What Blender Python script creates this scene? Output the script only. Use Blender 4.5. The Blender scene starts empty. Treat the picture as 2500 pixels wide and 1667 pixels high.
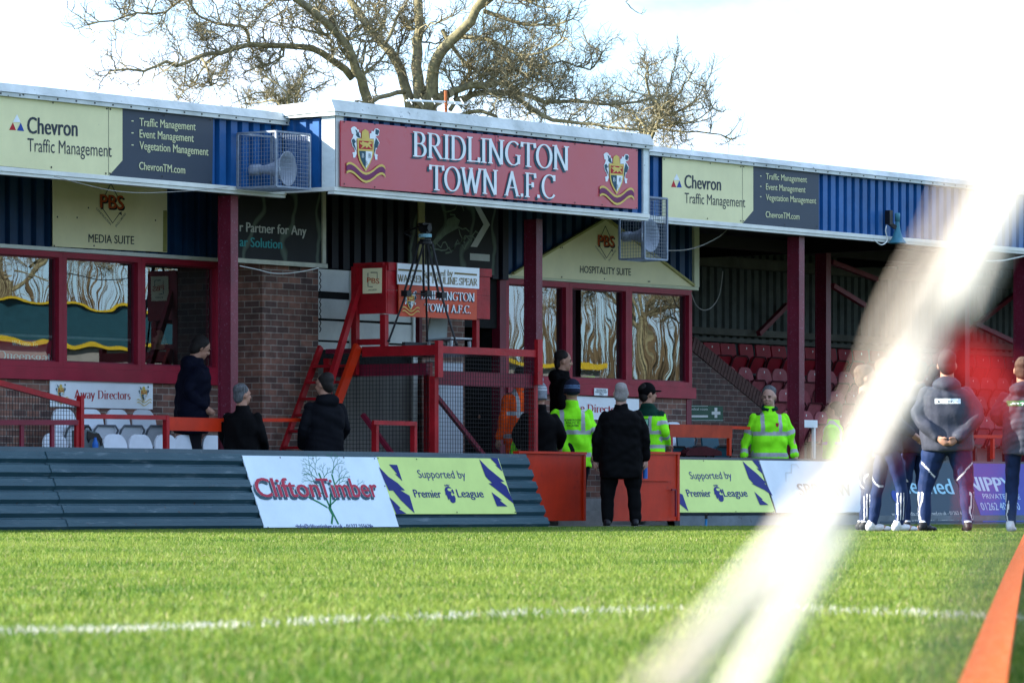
import bpy, bmesh, math, random
import numpy as np
from mathutils import Vector, Matrix
random.seed(7); np.random.seed(7)
C = bpy.context.scene.collection
SC = bpy.context.scene
# ---------------------------------------------------------------- camera
TH = math.radians(53.5); SN, CS = math.sin(TH), math.cos(TH)
FPX, CX, HY, CAMZ = 11400.0, 1250.0, 1233.0, 0.27
cam_d = bpy.data.cameras.new('camera'); cam = bpy.data.objects.new('camera', cam_d); C.objects.link(cam)
cam.location = (0, 0, CAMZ); cam.rotation_euler = (math.radians(90), 0, -TH)
cam_d.sensor_width = 36; cam_d.lens = FPX*36/2500; cam_d.shift_y = (HY-833.5)/2500
cam_d.clip_start = 0.05; cam_d.clip_end = 2000
cam_d.dof.use_dof = True; cam_d.dof.focus_distance = 54.0; cam_d.dof.aperture_fstop = 16.0
SC.camera = cam
# ---------------------------------------------------------------- world + sun
SUN_EL, SUN_PHI = math.radians(24.5), math.radians(47)
to_sun = Vector((-math.cos(SUN_PHI)*math.cos(SUN_EL), math.sin(SUN_PHI)*math.cos(SUN_EL), math.sin(SUN_EL)))
w = bpy.data.worlds.new("World"); SC.world = w; w.use_nodes = True
nt = w.node_tree; bg = nt.nodes['Background']
sky = nt.nodes.new('ShaderNodeTexSky'); sky.sky_type = 'NISHITA'; sky.sun_disc = False
sky.sun_elevation = SUN_EL; sky.sun_rotation = math.atan2(to_sun.x, to_sun.y)
tc = nt.nodes.new('ShaderNodeTexCoord'); mp = nt.nodes.new('ShaderNodeMapping'); mp.inputs['Scale'].default_value = (3, 3, 7); mp.inputs['Location'].default_value = (.7, .2, .35)
nz = nt.nodes.new('ShaderNodeTexNoise'); nz.inputs['Scale'].default_value = 2.2; nz.inputs['Detail'].default_value = 7; nz.inputs['Roughness'].default_value = .6
cr = nt.nodes.new('ShaderNodeValToRGB'); cr.color_ramp.elements[0].position = .42; cr.color_ramp.elements[1].position = .60
cr.color_ramp.elements[0].color = (.12, .12, .12, 1); cr.color_ramp.elements[1].color = (1, 1, 1, 1)
mx = nt.nodes.new('ShaderNodeMix'); mx.data_type = 'RGBA'
mx.inputs[7].default_value = (3.9, 4.7, 6.1, 1)
L = nt.links.new
L(tc.outputs['Generated'], mp.inputs[0]); L(mp.outputs[0], nz.inputs['Vector']); L(nz.outputs['Fac'], cr.inputs[0])
L(cr.outputs[0], mx.inputs[0]); tint = nt.nodes.new('ShaderNodeMix'); tint.data_type = 'RGBA'; tint.blend_type = 'MULTIPLY'; tint.inputs[0].default_value = 1; tint.inputs[7].default_value = (.50, .76, 1, 1); L(sky.outputs[0], tint.inputs[6]); L(tint.outputs[2], mx.inputs[6]); L(mx.outputs[2], bg.inputs[0])
bg.inputs[1].default_value = 0.115
sun_d = bpy.data.lights.new('sun', 'SUN'); sun = bpy.data.objects.new('sun', sun_d); C.objects.link(sun)
sun_d.energy = 5.0; sun_d.angle = math.radians(.5); sun_d.color = (1, .93, .82)
sun.rotation_euler = to_sun.to_track_quat('Z', 'Y').to_euler()
SC.view_settings.view_transform = 'Standard'; SC.view_settings.look = 'None'
SC.view_settings.exposure = 1.82; SC.view_settings.gamma = 1.0; SC.view_settings.use_curve_mapping = False
SC.cycles.max_bounces = 8
# ---------------------------------------------------------------- pixel -> world helpers (pixels of the 2500 px photo)
CAM = Vector((0, 0, CAMZ))
def ray(x, y):
    u = (x-CX)/FPX
    return Vector((SN+u*CS, CS-u*SN, (HY-y)/FPX))
def P(x, y, Y):
    d = ray(x, y); return CAM+d*(Y/d.y)
def at(x, y, t): return CAM+ray(x, y)*t
def G(x, y, z=0.0):
    d = ray(x, y); return CAM+d*((z-CAMZ)/d.z)
def XX(x, Y): return P(x, HY, Y).x
def ZZ(x, y, Y): return P(x, y, Y).z
class Plane:
    """a flat face in the world: origin, x axis, up axis, normal towards the pitch"""
    def __init__(s, O, ex=(1, 0, 0), ez=(0, 0, 1)):
        s.O = Vector(O); s.ex = Vector(ex).normalized(); s.ez = Vector(ez).normalized(); s.n = s.ex.cross(s.ez).normalized()
    def hit(s, x, y):
        d = ray(x, y); t = (s.O-CAM).dot(s.n)/d.dot(s.n); p = CAM+d*t-s.O
        return p.dot(s.ex), p.dot(s.ez)
    def w(s, a, b, d=0.0): return s.O+s.ex*a+s.ez*b+s.n*d
def vplane(Y): return Plane((0, Y, 0))
# ---------------------------------------------------------------- mesh builder
class MB:
    def __init__(s): s.v = []; s.f = []; s.m = []
    def add(s, vs, fs, mi=0):
        o = len(s.v); s.v += [tuple(q) for q in vs]; s.f += [tuple(i+o for i in f) for f in fs]; s.m += [mi]*len(fs)
    def poly(s, pts, mi=0): s.add(pts, [tuple(range(len(pts)))], mi)
    def box(s, x0, x1, y0, y1, z0, z1, mi=0):
        x0, x1 = min(x0, x1), max(x0, x1); y0, y1 = min(y0, y1), max(y0, y1); z0, z1 = min(z0, z1), max(z0, z1)
        s.add([(x0,y0,z0),(x1,y0,z0),(x1,y1,z0),(x0,y1,z0),(x0,y0,z1),(x1,y0,z1),(x1,y1,z1),(x0,y1,z1)],
              [(0,3,2,1),(4,5,6,7),(0,1,5,4),(1,2,6,5),(2,3,7,6),(3,0,4,7)], mi)
    def bar(s, p, q, wd, h, up=(0,0,1), mi=0):
        p, q = Vector(p), Vector(q); d = (q-p).normalized(); u = Vector(up)
        sd = d.cross(u)
        if sd.length < 1e-4: u = Vector((0,1,0)); sd = d.cross(u)
        sd.normalize(); u = sd.cross(d).normalized(); a, b = sd*wd/2, u*h/2
        vs = [p-a-b, p+a-b, p+a+b, p-a+b, q-a-b, q+a-b, q+a+b, q-a+b]
        s.add(vs, [(0,3,2,1),(4,5,6,7),(0,1,5,4),(1,2,6,5),(2,3,7,6),(3,0,4,7)], mi)
    def tube(s, pts, r, n=8, cap=True, mi=0, flat=None):
        pts = [Vector(p) for p in pts]; k = len(pts); rs = r if isinstance(r, (list, tuple)) else [r]*k
        vs = []; nrm = None
        for i, p in enumerate(pts):
            d = (pts[min(i+1,k-1)]-pts[max(i-1,0)])
            if d.length < 1e-9: d = Vector((0,0,1))
            d.normalize()
            if nrm is None:
                nrm = d.cross(Vector((0,1,0)) if abs(d.y) < .9 else Vector((1,0,0))).normalized()
            else:
                nrm = (nrm-d*nrm.dot(d))
                nrm = nrm.normalized() if nrm.length > 1e-6 else d.orthogonal().normalized()
            b = d.cross(nrm)
            for j in range(n):
                a = 2*math.pi*j/n; vs.append(p+(nrm*math.cos(a)+b*math.sin(a))*rs[i])
        fs = [(i*n+j, i*n+(j+1)%n, (i+1)*n+(j+1)%n, (i+1)*n+j) for i in range(k-1) for j in range(n)]
        if cap: fs += [tuple(range(n-1,-1,-1)), tuple((k-1)*n+j for j in range(n))]
        s.add(vs, fs, mi)
    def lathe(s, p, axis, prof, n=20, mi=0):
        """prof = [(distance along axis, radius)]"""
        p = Vector(p); d = Vector(axis).normalized(); a = d.orthogonal().normalized(); b = d.cross(a)
        vs = [p+d*h+(a*math.cos(2*math.pi*j/n)+b*math.sin(2*math.pi*j/n))*r for h, r in prof for j in range(n)]
        fs = [(i*n+j, i*n+(j+1)%n, (i+1)*n+(j+1)%n, (i+1)*n+j) for i in range(len(prof)-1) for j in range(n)]
        s.add(vs, fs, mi)
    def prism(s, pts, vec, mi=0):
        k = len(pts); v = Vector(vec); a = [Vector(p) for p in pts]
        s.add(a+[p+v for p in a], [tuple(range(k)), tuple(range(2*k-1, k-1, -1))]+[(i, i+k, (i+1)%k+k, (i+1)%k) for i in range(k)], mi)
    def ell(s, c, rx, ry, rz, n=12, m=8, rot=None, mi=0):
        c = Vector(c); vs = []; fs = []
        for i in range(1, m):
            ph = math.pi*i/m
            for j in range(n):
                a = 2*math.pi*j/n; q = Vector((rx*math.sin(ph)*math.cos(a), ry*math.sin(ph)*math.sin(a), rz*math.cos(ph)))
                vs.append(c+(rot @ q if rot else q))
        t = Vector((0,0,rz)); vs += [c+(rot @ t if rot else t), c-(rot @ t if rot else t)]; T = len(vs)-2
        for i in range(m-2):
            for j in range(n): fs.append((i*n+j, (i+1)*n+j, (i+1)*n+(j+1)%n, i*n+(j+1)%n))
        for j in range(n): fs.append((T, j, (j+1)%n)); fs.append((T+1, (m-2)*n+(j+1)%n, (m-2)*n+j))
        s.add(vs, fs, mi)
    def build(s, name, mats, parent=None, smooth=False):
        me = bpy.data.meshes.new(name)
        off = Vector((0,0,0)); q = parent
        while q is not None: off += Vector(q.location); q = q.parent
        me.from_pydata([(a-off.x, b-off.y, c-off.z) for a, b, c in s.v], [], s.f)
        if not isinstance(mats, (list, tuple)): mats = [mats]
        for m in mats: me.materials.append(m)
        if len(mats) > 1: me.polygons.foreach_set('material_index', s.m)
        if smooth: me.polygons.foreach_set('use_smooth', [True]*len(me.polygons))
        me.update()
        o = bpy.data.objects.new(name, me); C.objects.link(o)
        if parent is not None: o.parent = parent
        return o
def tag(o, label=None, cat=None, group=None, kind=None):
    if label: o['label'] = label
    if cat: o['category'] = cat
    if group: o['group'] = group
    if kind: o['kind'] = kind
    return o
def thing(name, loc, label, cat, group=None):
    o = bpy.data.objects.new(name, None); C.objects.link(o); o.location = loc; o.empty_display_size = .2
    return tag(o, label, cat, group)
def copy_tree(o, parent=None):
    c = o.copy(); C.objects.link(c)
    if parent is not None: c.parent = parent
    for ch in list(o.children): copy_tree(ch, c)
    return c
# ---------------------------------------------------------------- materials
def nodes(name):
    m = bpy.data.materials.new(name); m.use_nodes = True
    return m, m.node_tree, m.node_tree.nodes['Principled BSDF']
def M(name, rgb, rough=.6, var=.18, scale=5.0, bump=0.0, spec=.22, metal=0.0, rgb2=None, stretch=(1,1,1), world=False):
    m, t, b = nodes(name); n = t.nodes; l = t.links.new
    b.inputs['Roughness'].default_value = rough; b.inputs['Specular IOR Level'].default_value = spec; b.inputs['Metallic'].default_value = metal
    if world: g = n.new('ShaderNodeNewGeometry'); src = g.outputs['Position']
    else: g = n.new('ShaderNodeTexCoord'); src = g.outputs['Object']
    mp = n.new('ShaderNodeMapping'); mp.inputs['Scale'].default_value = stretch; l(src, mp.inputs[0])
    z = n.new('ShaderNodeTexNoise'); z.inputs['Scale'].default_value = scale; z.inputs['Detail'].default_value = 6; z.inputs['Roughness'].default_value = .65
    l(mp.outputs[0], z.inputs['Vector'])
    r = n.new('ShaderNodeValToRGB'); r.color_ramp.elements[0].position = .3; r.color_ramp.elements[1].position = .7
    a = rgb; c = rgb2 if rgb2 else tuple(min(1, k*(1+var)) for k in rgb)
    r.color_ramp.elements[0].color = (*[k*(1-var) for k in a], 1); r.color_ramp.elements[1].color = (*c, 1)
    l(z.outputs['Fac'], r.inputs[0]); l(r.outputs[0], b.inputs['Base Color'])
    if bump:
        bp = n.new('ShaderNodeBump'); bp.inputs['Strength'].default_value = bump; bp.inputs['Distance'].default_value = .01
        z2 = n.new('ShaderNodeTexNoise'); z2.inputs['Scale'].default_value = scale*6; z2.inputs['Detail'].default_value = 4
        l(mp.outputs[0], z2.inputs['Vector']); l(z2.outputs['Fac'], bp.inputs['Height']); l(bp.outputs[0], b.inputs['Normal'])
    return m
def spots(m, rgb, thr=.63, scale=9.0, amount=1.0, stretch=(1,1,1), soft=.04):
    """dirt, lichen or rust patches with a shape of their own on top of the base colour"""
    t = m.node_tree; n = t.nodes; l = t.links.new; b = n['Principled BSDF']
    src = b.inputs['Base Color'].links[0].from_socket
    g = n.new('ShaderNodeTexCoord'); mp = n.new('ShaderNodeMapping'); mp.inputs['Scale'].default_value = stretch; mp.inputs['Location'].default_value = (random.random()*9, 3, random.random()*9)
    z = n.new('ShaderNodeTexNoise'); z.inputs['Scale'].default_value = scale; z.inputs['Detail'].default_value = 5; z.inputs['Roughness'].default_value = .7
    l(g.outputs['Object'], mp.inputs[0]); l(mp.outputs[0], z.inputs['Vector'])
    r = n.new('ShaderNodeValToRGB'); r.color_ramp.elements[0].position = thr; r.color_ramp.elements[1].position = thr+soft
    r.color_ramp.elements[1].color = (amount, amount, amount, 1)
    l(z.outputs['Fac'], r.inputs[0])
    x = n.new('ShaderNodeMix'); x.data_type = 'RGBA'; x.inputs[7].default_value = (*rgb, 1)
    l(r.outputs[0], x.inputs[0]); l(src, x.inputs[6]); l(x.outputs[2], b.inputs['Base Color'])
    return m
def brick(name, c1, c2, mortar):
    m, t, b = nodes(name); n = t.nodes; l = t.links.new
    g = n.new('ShaderNodeNewGeometry'); s = n.new('ShaderNodeSeparateXYZ'); l(g.outputs['Position'], s.inputs[0])
    ad = n.new('ShaderNodeMath'); ad.operation = 'ADD'; l(s.outputs[0], ad.inputs[0]); l(s.outputs[1], ad.inputs[1])
    cb = n.new('ShaderNodeCombineXYZ'); l(ad.outputs[0], cb.inputs[0]); l(s.outputs[2], cb.inputs[1])
    k = n.new('ShaderNodeTexBrick'); l(cb.outputs[0], k.inputs['Vector'])
    k.inputs['Scale'].default_value = 1; k.inputs['Brick Width'].default_value = .225; k.inputs['Row Height'].default_value = .075
    k.inputs['Mortar Size'].default_value = .0055; k.inputs['Mortar Smooth'].default_value = .15; k.inputs['Bias'].default_value = 0
    k.inputs['Color1'].default_value = (*c1, 1); k.inputs['Color2'].default_value = (*c2, 1); k.inputs['Mortar'].default_value = (*mortar, 1)
    z = n.new('ShaderNodeTexNoise'); z.inputs['Scale'].default_value = 9; z.inputs['Detail'].default_value = 5; l(cb.outputs[0], z.inputs['Vector'])
    x = n.new('ShaderNodeMix'); x.data_type = 'RGBA'; x.blend_type = 'OVERLAY'; x.inputs[0].default_value = .75
    l(k.outputs['Color'], x.inputs[6]); l(z.outputs['Fac'], x.inputs[7]); l(x.outputs[2], b.inputs['Base Color'])
    b.inputs['Roughness'].default_value = .9
    bp = n.new('ShaderNodeBump'); bp.inputs['Strength'].default_value = .6; bp.inputs['Distance'].default_value = .006; bp.invert = True
    l(k.outputs['Fac'], bp.inputs['Height']); l(bp.outputs[0], b.inputs['Normal'])
    return m
mt = {}
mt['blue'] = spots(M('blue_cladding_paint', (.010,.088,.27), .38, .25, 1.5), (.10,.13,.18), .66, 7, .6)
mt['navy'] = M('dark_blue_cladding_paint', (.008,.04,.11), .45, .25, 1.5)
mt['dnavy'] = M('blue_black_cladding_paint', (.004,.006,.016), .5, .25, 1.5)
mt['grey_clad'] = M('grey_fibre_cement', (.095,.11,.11), .85, .3, 2.5, .2)
mt['white'] = spots(M('weathered_white_metal', (.62,.68,.68), .5, .12, 3, stretch=(1,1,3)), (.05,.06,.05), .665, 14, .9)
mt['white2'] = M('white_painted_trim', (.66,.68,.64), .5, .12, 3)
mt['coping'] = spots(spots(M('weathered_coping_metal', (.50,.55,.53), .5, .22, 2.2, rgb2=(.68,.72,.70)), (.30,.33,.22), .60, 2.0, .55, (1,1,2), .2), (.02,.025,.02), .665, 11, .95, soft=.02)
mt['maroon'] = spots(M('maroon_gloss_paint', (.16,.012,.03), .38, .2, 3), (.02,.005,.006), .68, 30, .7)
mt['red_frame'] = M('crimson_window_paint', (.30,.014,.035), .4, .18, 4)
mt['post'] = spots(M('maroon_post_paint', (.13,.010,.026), .38, .25, 3, spec=.35), (.28,.17,.24), .60, 40, .5)
mt['red'] = spots(spots(M('red_timber_paint', (.29,.007,.012), .42, .30, 4, .25), (.10,.004,.005), .62, 18, .75), (.36,.08,.06), .70, 26, .5)
mt['orange_red'] = spots(M('faded_red_paint', (.46,.024,.004), .45, .22, 2.5), (.14,.007,.006), .60, 4, .8, soft=.15)
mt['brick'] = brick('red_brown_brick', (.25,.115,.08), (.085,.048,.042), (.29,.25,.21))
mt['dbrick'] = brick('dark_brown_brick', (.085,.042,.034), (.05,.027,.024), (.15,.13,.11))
mt['concrete'] = M('concrete', (.23,.23,.22), .9, .25, 3, .3)
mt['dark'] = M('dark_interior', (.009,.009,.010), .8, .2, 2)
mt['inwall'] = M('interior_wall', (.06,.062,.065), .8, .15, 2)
mt['galv'] = M('galvanised_steel', (.20,.24,.30), .5, .25, 20, metal=.3)
mt['speaker'] = M('grey_speaker_plastic', (.29,.33,.40), .45, .1, 3)
mt['black'] = M('black_metal', (.012,.012,.014), .4, .2, 10)
mt['cable'] = M('grey_cable', (.30,.29,.27), .6, .2, 10)
# ================================================================= the ground
GZ = 0.0
gm = M('soil_under_grass', (.045,.06,.018), .95, .35, 6, .3, world=True)
mb = MB(); mb.poly([(-400,-500,0),(600,-500,0),(600,600,0),(-400,600,0)])
ground = mb.build('pitch_ground', gm); tag(ground, kind='structure')
# walkway behind the pitch wall
xga, xgb = P(1428,1233,33.2).x, P(1530,1233,33.2).x
mb = MB(); mb.box(24, 72, 33.22, 34.2, -.2, .02); mb.box(24, 72, 34.202, 34.9, -.2, .20); mb.box(24, 72, 34.902, 45, -.2, .36); mb.box(xga, xgb, 33.6, 33.99, .021, .14); mb.box(xga, xgb, 33.992, 34.9, .021, .31)
tag(mb.build('walkway', mt['concrete']), kind='structure')
# ================================================================= the stand building
YF, YG, YB, YP = 34.0, 33.27, 36.0, 35.4      # fascia, gantry fascia, building front, brick pier front
stand = thing('football_stand', (47, 36, 0), 'long football stand with blue ribbed fascia, brick dado and maroon posts', 'stand')
def corr(mb, x0, x1, Y, z0, z1, pitch=.2, dep=.065, mi=0):
    """vertical-ribbed sheet facing the pitch"""
    prof = []; x = x0; k = 0
    while x < x1:
        for dx, d in ((0,0),(.56,0),(.62,1),(.94,1),(1.0,0)):
            xx = x+dx*pitch
            if xx <= x1 and not (prof and abs(prof[-1][0]-xx) < 1e-6): prof.append((xx, Y+d*dep))
        x += pitch
    if prof[-1][0] < x1-1e-4: prof.append((x1, prof[-1][1]))
    n = len(prof); zz0 = z0 if callable(z0) else (lambda q: z0); zz1 = z1 if callable(z1) else (lambda q: z1)
    vs = [(a, b, zz0(a)) for a, b in prof]+[(a, b, zz1(a)) for a, b in prof]
    mb.add(vs, [(i, i+1, n+i+1, n+i) for i in range(n-1)], mi)
# z of the roof lines
zl_t = 4.77; zl_lip = ZZ(0,233,YF); zl_b = (ZZ(0,406.5,YF)+ZZ(567,455,YF))/2
zr_t = 4.845; zr_lip = ZZ(1579,377.5,YF); zr_b = (ZZ(1626,532,YF)+ZZ(2167,575,YF))/2
zg_t = 4.883; zg_lip = (ZZ(815,283,YG)+ZZ(1578,361,YG))/2; zg_b = (ZZ(815,457,YG)+ZZ(1578,521,YG))/2
xg0, xg1 = XX(815,YG), XX(1578.6,YG); XL, XR = 27.0, 70.0
for (a, b, zt, zlip, zb) in ((XL, xg0, zl_t, zl_lip, zl_b), (xg1, XR, zr_t, zr_lip, zr_b)):
    mb = MB(); corr(mb, a, b, YF, zb-.01, zlip+.01); mb.build('fascia', mt['blue'], stand)
    mb = MB()
    mb.prism([(a,YF-.09,zlip+.035),(a,YF-.03,zt),(a,YF+.16,zt),(a,YF+.16,zlip+.035)], (b-a,0,0))
    mb.box(a, b, YF-.075, YF+.05, zlip-.012, zlip+.032)
    mb.build('coping', mt['coping'], stand)
    mb = MB(); mb.box(a, b, YF-.035, YF+.06, zb-.05, zb-.002); mb.box(a, b, YF-.02, YF+.07, zb-.085, zb-.052); mb.build('bottom_trim', mt['white2'], stand)
# screws along the lips
mb = MB()
for (a, b, zlip, Y) in ((XL, xg0, zl_lip, YF), (xg0, xg1, zg_lip, YG), (xg1, XR, zr_lip, YF)):
    x = a+.1
    while x < b: mb.box(x-.008, x+.008, Y-.083, Y-.074, zlip+.004, zlip+.02); x += .3
mb.build('coping_screws', mt['black'], stand)
# gantry box over the camera platform
mb = MB(); corr(mb, xg0+.12, xg1-.10, YG, zg_b-.01, zg_lip+.01); 
# left return (faces -X), ribbed too
pr = []; yy = YG+.03
while yy < YF+.05:
    for dy, d in ((0,0),(.09,0),(.11,.03),(.17,.03)): pr.append((min(yy+dy, YF+.06), d))
    yy += .19
for (p0, d0), (p1, d1) in zip(pr, pr[1:]):
    mb.poly([(xg0+d1,p1,zg_b),(xg0+d0,p0,zg_b),(xg0+d0,p0,zg_lip+.02),(xg0+d1,p1,zg_lip+.02)])
mb.poly([(xg1-.005,YG,zg_b),(xg1-.005,YF,zg_b),(xg1-.005,YF,zg_lip),(xg1-.005,YG,zg_lip)])
mb.build('gantry_fascia', mt['blue'], stand)
mb = MB()
mb.box(xg0-.012, xg0+.14, YG-.03, YG-.003, zg_b-.002, zg_lip-.013); mb.box(xg0-.02, xg0-.002, YG-.03, YG+.16, zg_b-.002, zg_lip-.013)
mb.build('corner_trim', mt['white'], stand); mb = MB(); mb.box(xg1-.11, xg1+.012, YG-.03, YG-.003, zg_b-.002, zg_lip-.013); mb.box(xg1+.002, xg1+.02, YG-.03, YG+.1, zg_b-.002, zg_lip-.013)
mb.build('corner_trim', mt['white'], stand)
mb = MB()
mb.prism([(xg0-.09,YG-.09,zg_lip+.035),(xg0-.09,YG-.03,zg_t),(xg0-.09,YG+.16,zg_t),(xg0-.09,YG+.16,zg_lip+.035)], (xg1-xg0+.13,0,0))
mb.box(xg0-.075, xg1+.03, YG-.075, YG+.05, zg_lip-.012, zg_lip+.032)
# return coping, falling slightly to the roof behind
mb.prism([(xg0-.09,YG+.162,zg_lip+.035),(xg0-.03,YG+.162,zg_t),(xg0+.16,YG+.162,zg_t),(xg0+.16,YG+.162,zg_lip+.035)], (0,.75,-.03))
mb.box(xg0-.075, xg0-.004, YG+.052, YF-.08, zg_lip-.012, zg_lip+.032)
mb.build('coping', mt['coping'], stand)
mb = MB(); mb.box(xg0-.03, xg1+.02, YG-.035, YG+.06, zg_b-.05, zg_b-.004); mb.box(xg0-.02, xg1+.01, YG-.02, YG+.07, zg_b-.085, zg_b-.052); mb.box(xg0-.03, xg0+.05, YG+.062, YF-.04, zg_b-.05, zg_b-.004)
mb.build('bottom_trim', mt['white2'], stand)
# roofs and soffits
mb = MB(); mb.box(XL, xg0-.1, YF+.17, 40.4, zl_t-.16, zl_t-.06); mb.box(xg1+.1, XR, YF+.17, 40.4, zr_t-.16, zr_t-.06); mb.box(xg0, xg1, YG+.17, 40.4, zg_t-.2, zg_t-.09)
mb.build('roof', mt['grey_clad'], stand)
# posts on the fascia line
def post(xa, xb, Y, z0, z1, dx=.13, dy=.19):
    x0 = XX(xa, Y+dy)
    m = MB(); m.box(x0, x0+dx, Y, Y+.02, z0, z1); m.box(x0, x0+dx, Y+dy-.02, Y+dy, z0, z1); m.box(x0+.012, x0+dx-.012, Y+.022, Y+dy-.022, z0, z1)
    return m.build('post', mt['post'], stand)
for xa, Y, z1 in ((532,34.12,zl_b-.09), (1279,34.12,zg_b-.09), (1922,34.12,zr_b-.09), (2474,34.12,zr_b-.09), (1990,36.6,zr_b+.1), (2330,36.6,zr_b+.1)):
    post(xa, 0, Y, .35, z1)
# ------------------------------------------------ media suite (left)
Yc = YB
def trim_z(x, y, Y): return ZZ(x, y, Y)
zc0 = (ZZ(0,597,Yc)+ZZ(532,628,Yc))/2            # bottom of cladding over the windows
xm1 = XX(531, Yc)
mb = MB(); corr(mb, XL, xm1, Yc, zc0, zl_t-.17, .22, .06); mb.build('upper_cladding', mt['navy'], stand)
mb = MB(); mb.box(XL, xm1+.02, Yc-.03, Yc+.05, zc0-.045, zc0-.002); mb.build('cladding_trim', mt['white2'], stand)
GLS = None
def glass(name, refl=.42, seed=0, wav=.02):
    m, t, b = nodes(name); n = t.nodes; l = t.links.new; n.remove(b)
    o = n['Material Output']; g = n.new('ShaderNodeBsdfGlossy'); g.inputs['Roughness'].default_value = .0; g.inputs['Color'].default_value = (.50,.55,.60,1)
    tr = n.new('ShaderNodeBsdfTransparent'); tr.inputs['Color'].default_value = (.8,.86,.86,1)
    mxs = n.new('ShaderNodeMixShader'); mxs.inputs[0].default_value = refl
    tc = n.new('ShaderNodeNewGeometry'); mp = n.new('ShaderNodeMapping'); mp.inputs['Location'].default_value = (seed*3.1, 0, seed*1.7); mp.inputs['Scale'].default_value = (.8,1,1.1)
    z = n.new('ShaderNodeTexNoise'); z.inputs['Scale'].default_value = 1.5; z.inputs['Detail'].default_value = 1.2; z.inputs['Roughness'].default_value = .45
    bp = n.new('ShaderNodeBump'); bp.inputs['Strength'].default_value = 1; bp.inputs['Distance'].default_value = wav
    l(tc.outputs['Position'], mp.inputs[0]); l(mp.outputs[0], z.inputs['Vector']); l(z.outputs['Fac'], bp.inputs['Height']); l(bp.outputs[0], g.inputs['Normal'])
    l(tr.outputs[0], mxs.inputs[1]); l(g.outputs[0], mxs.inputs[2]); l(mxs.outputs[0], o.inputs[0])
    return m
def window(xa, xb, zb, zt, Y, refl=.42, seed=0, fw=.07, wav=.02):
    """frame with a pane set back"""
    m = MB()
    m.box(xa, xb, Y-.02, Y+.09, zt-fw, zt); m.box(xa, xb, Y-.02, Y+.09, zb, zb+fw)
    m.box(xa, xa+fw, Y-.02, Y+.09, zb+fw, zt-fw); m.box(xb-fw, xb, Y-.02, Y+.09, zb+fw, zt-fw)
    fr = m.build('window', mt['red_frame'], stand)
    m = MB(); m.poly([(xa+fw-.01,Y+.06,zb+fw-.01),(xb-fw+.01,Y+.06,zb+fw-.01),(xb-fw+.01,Y+.06,zt-fw+.01),(xa+fw-.01,Y+.06,zt-fw+.01)])
    m.build('pane', glass('window_glass', refl, seed, wav), fr)
    m = MB()
    for (a, b, c, d) in ((xa+fw,xb-fw,zb+fw,zb+fw+.018),(xa+fw,xb-fw,zt-fw-.018,zt-fw),(xa+fw,xa+fw+.018,zb+fw+.018,zt-fw-.018),(xb-fw-.018,xb-fw,zb+fw+.018,zt-fw-.018)):
        m.box(a, b, Y+.035, Y+.056, c, d)
    m.build('glazing_bead', mt['maroon'], fr)
    return fr
zwt = zc0-.05; zwb = (ZZ(0,893,Yc)+ZZ(531,910,Yc))/2; zsb = (ZZ(0,925,Yc)+ZZ(531,939,Yc))/2
# mullion centres (photo px): 150, 342, 520(end); frames butt together
wx = [XX(-60,Yc), XX(151,Yc), XX(343,Yc), XX(533,Yc)]
wx.insert(0, wx[0]-(wx[2]-wx[1])); wx.insert(0, wx[0]-(wx[3]-wx[2]))
for i in range(len(wx)-1): window(wx[i], wx[i+1]-.003, zwb, zwt, Yc, .34, i+1, .065, .0013)
mb = MB(); mb.box(XL, xm1+.03, Yc-.06, Yc+.09, zsb, zwb-.003); mb.build('window_sill', mt['red_frame'], stand)
mb = MB(); mb.box(XL, xm1+.02, Yc, Yc+.2, .3, zsb-.004); mb.build('brick_wall', mt['brick'], stand)
# room behind
def room(x0, x1, y0, y1, z0, z1, nm='room_interior'):
    m = MB(); m.poly([(x0,y0,z0),(x1,y0,z0),(x1,y1,z0),(x0,y1,z0)]); m.poly([(x0,y1,z0),(x1,y1,z0),(x1,y1,z1),(x0,y1,z1)])
    m.poly([(x0,y0,z0),(x0,y1,z0),(x0,y1,z1),(x0,y0,z1)]); m.poly([(x1,y0,z0),(x1,y1,z0),(x1,y1,z1),(x1,y0,z1)]); m.poly([(x0,y0,z1),(x0,y1,z1),(x1,y1,z1),(x1,y0,z1)])
    return m.build(nm, mt['inwall'], stand)
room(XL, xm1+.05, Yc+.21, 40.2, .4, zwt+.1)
# ------------------------------------------------ brick pier and shuttered middle
xp0, xp1 = XX(640.5,YP), XX(777,YP)
zpt = ZZ(640,640,YP)
mb = MB(); mb.box(xp0, xp1, YP, YB+.6, .35, zpt+.5); mb.build('brick_pier', mt['brick'], stand)
xs1 = XX(1020, 35.7)
mb = MB(); mb.box(xp1+.01, XX(1215,36), 36.1, 36.2, 3.0, 3.9)
corr(mb, xp1+.01, XX(1250,35.9), 35.9, ZZ(860,655,35.7), zg_t-.22, .22, .06); mb.build('upper_cladding', mt['dnavy'], stand)
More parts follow.
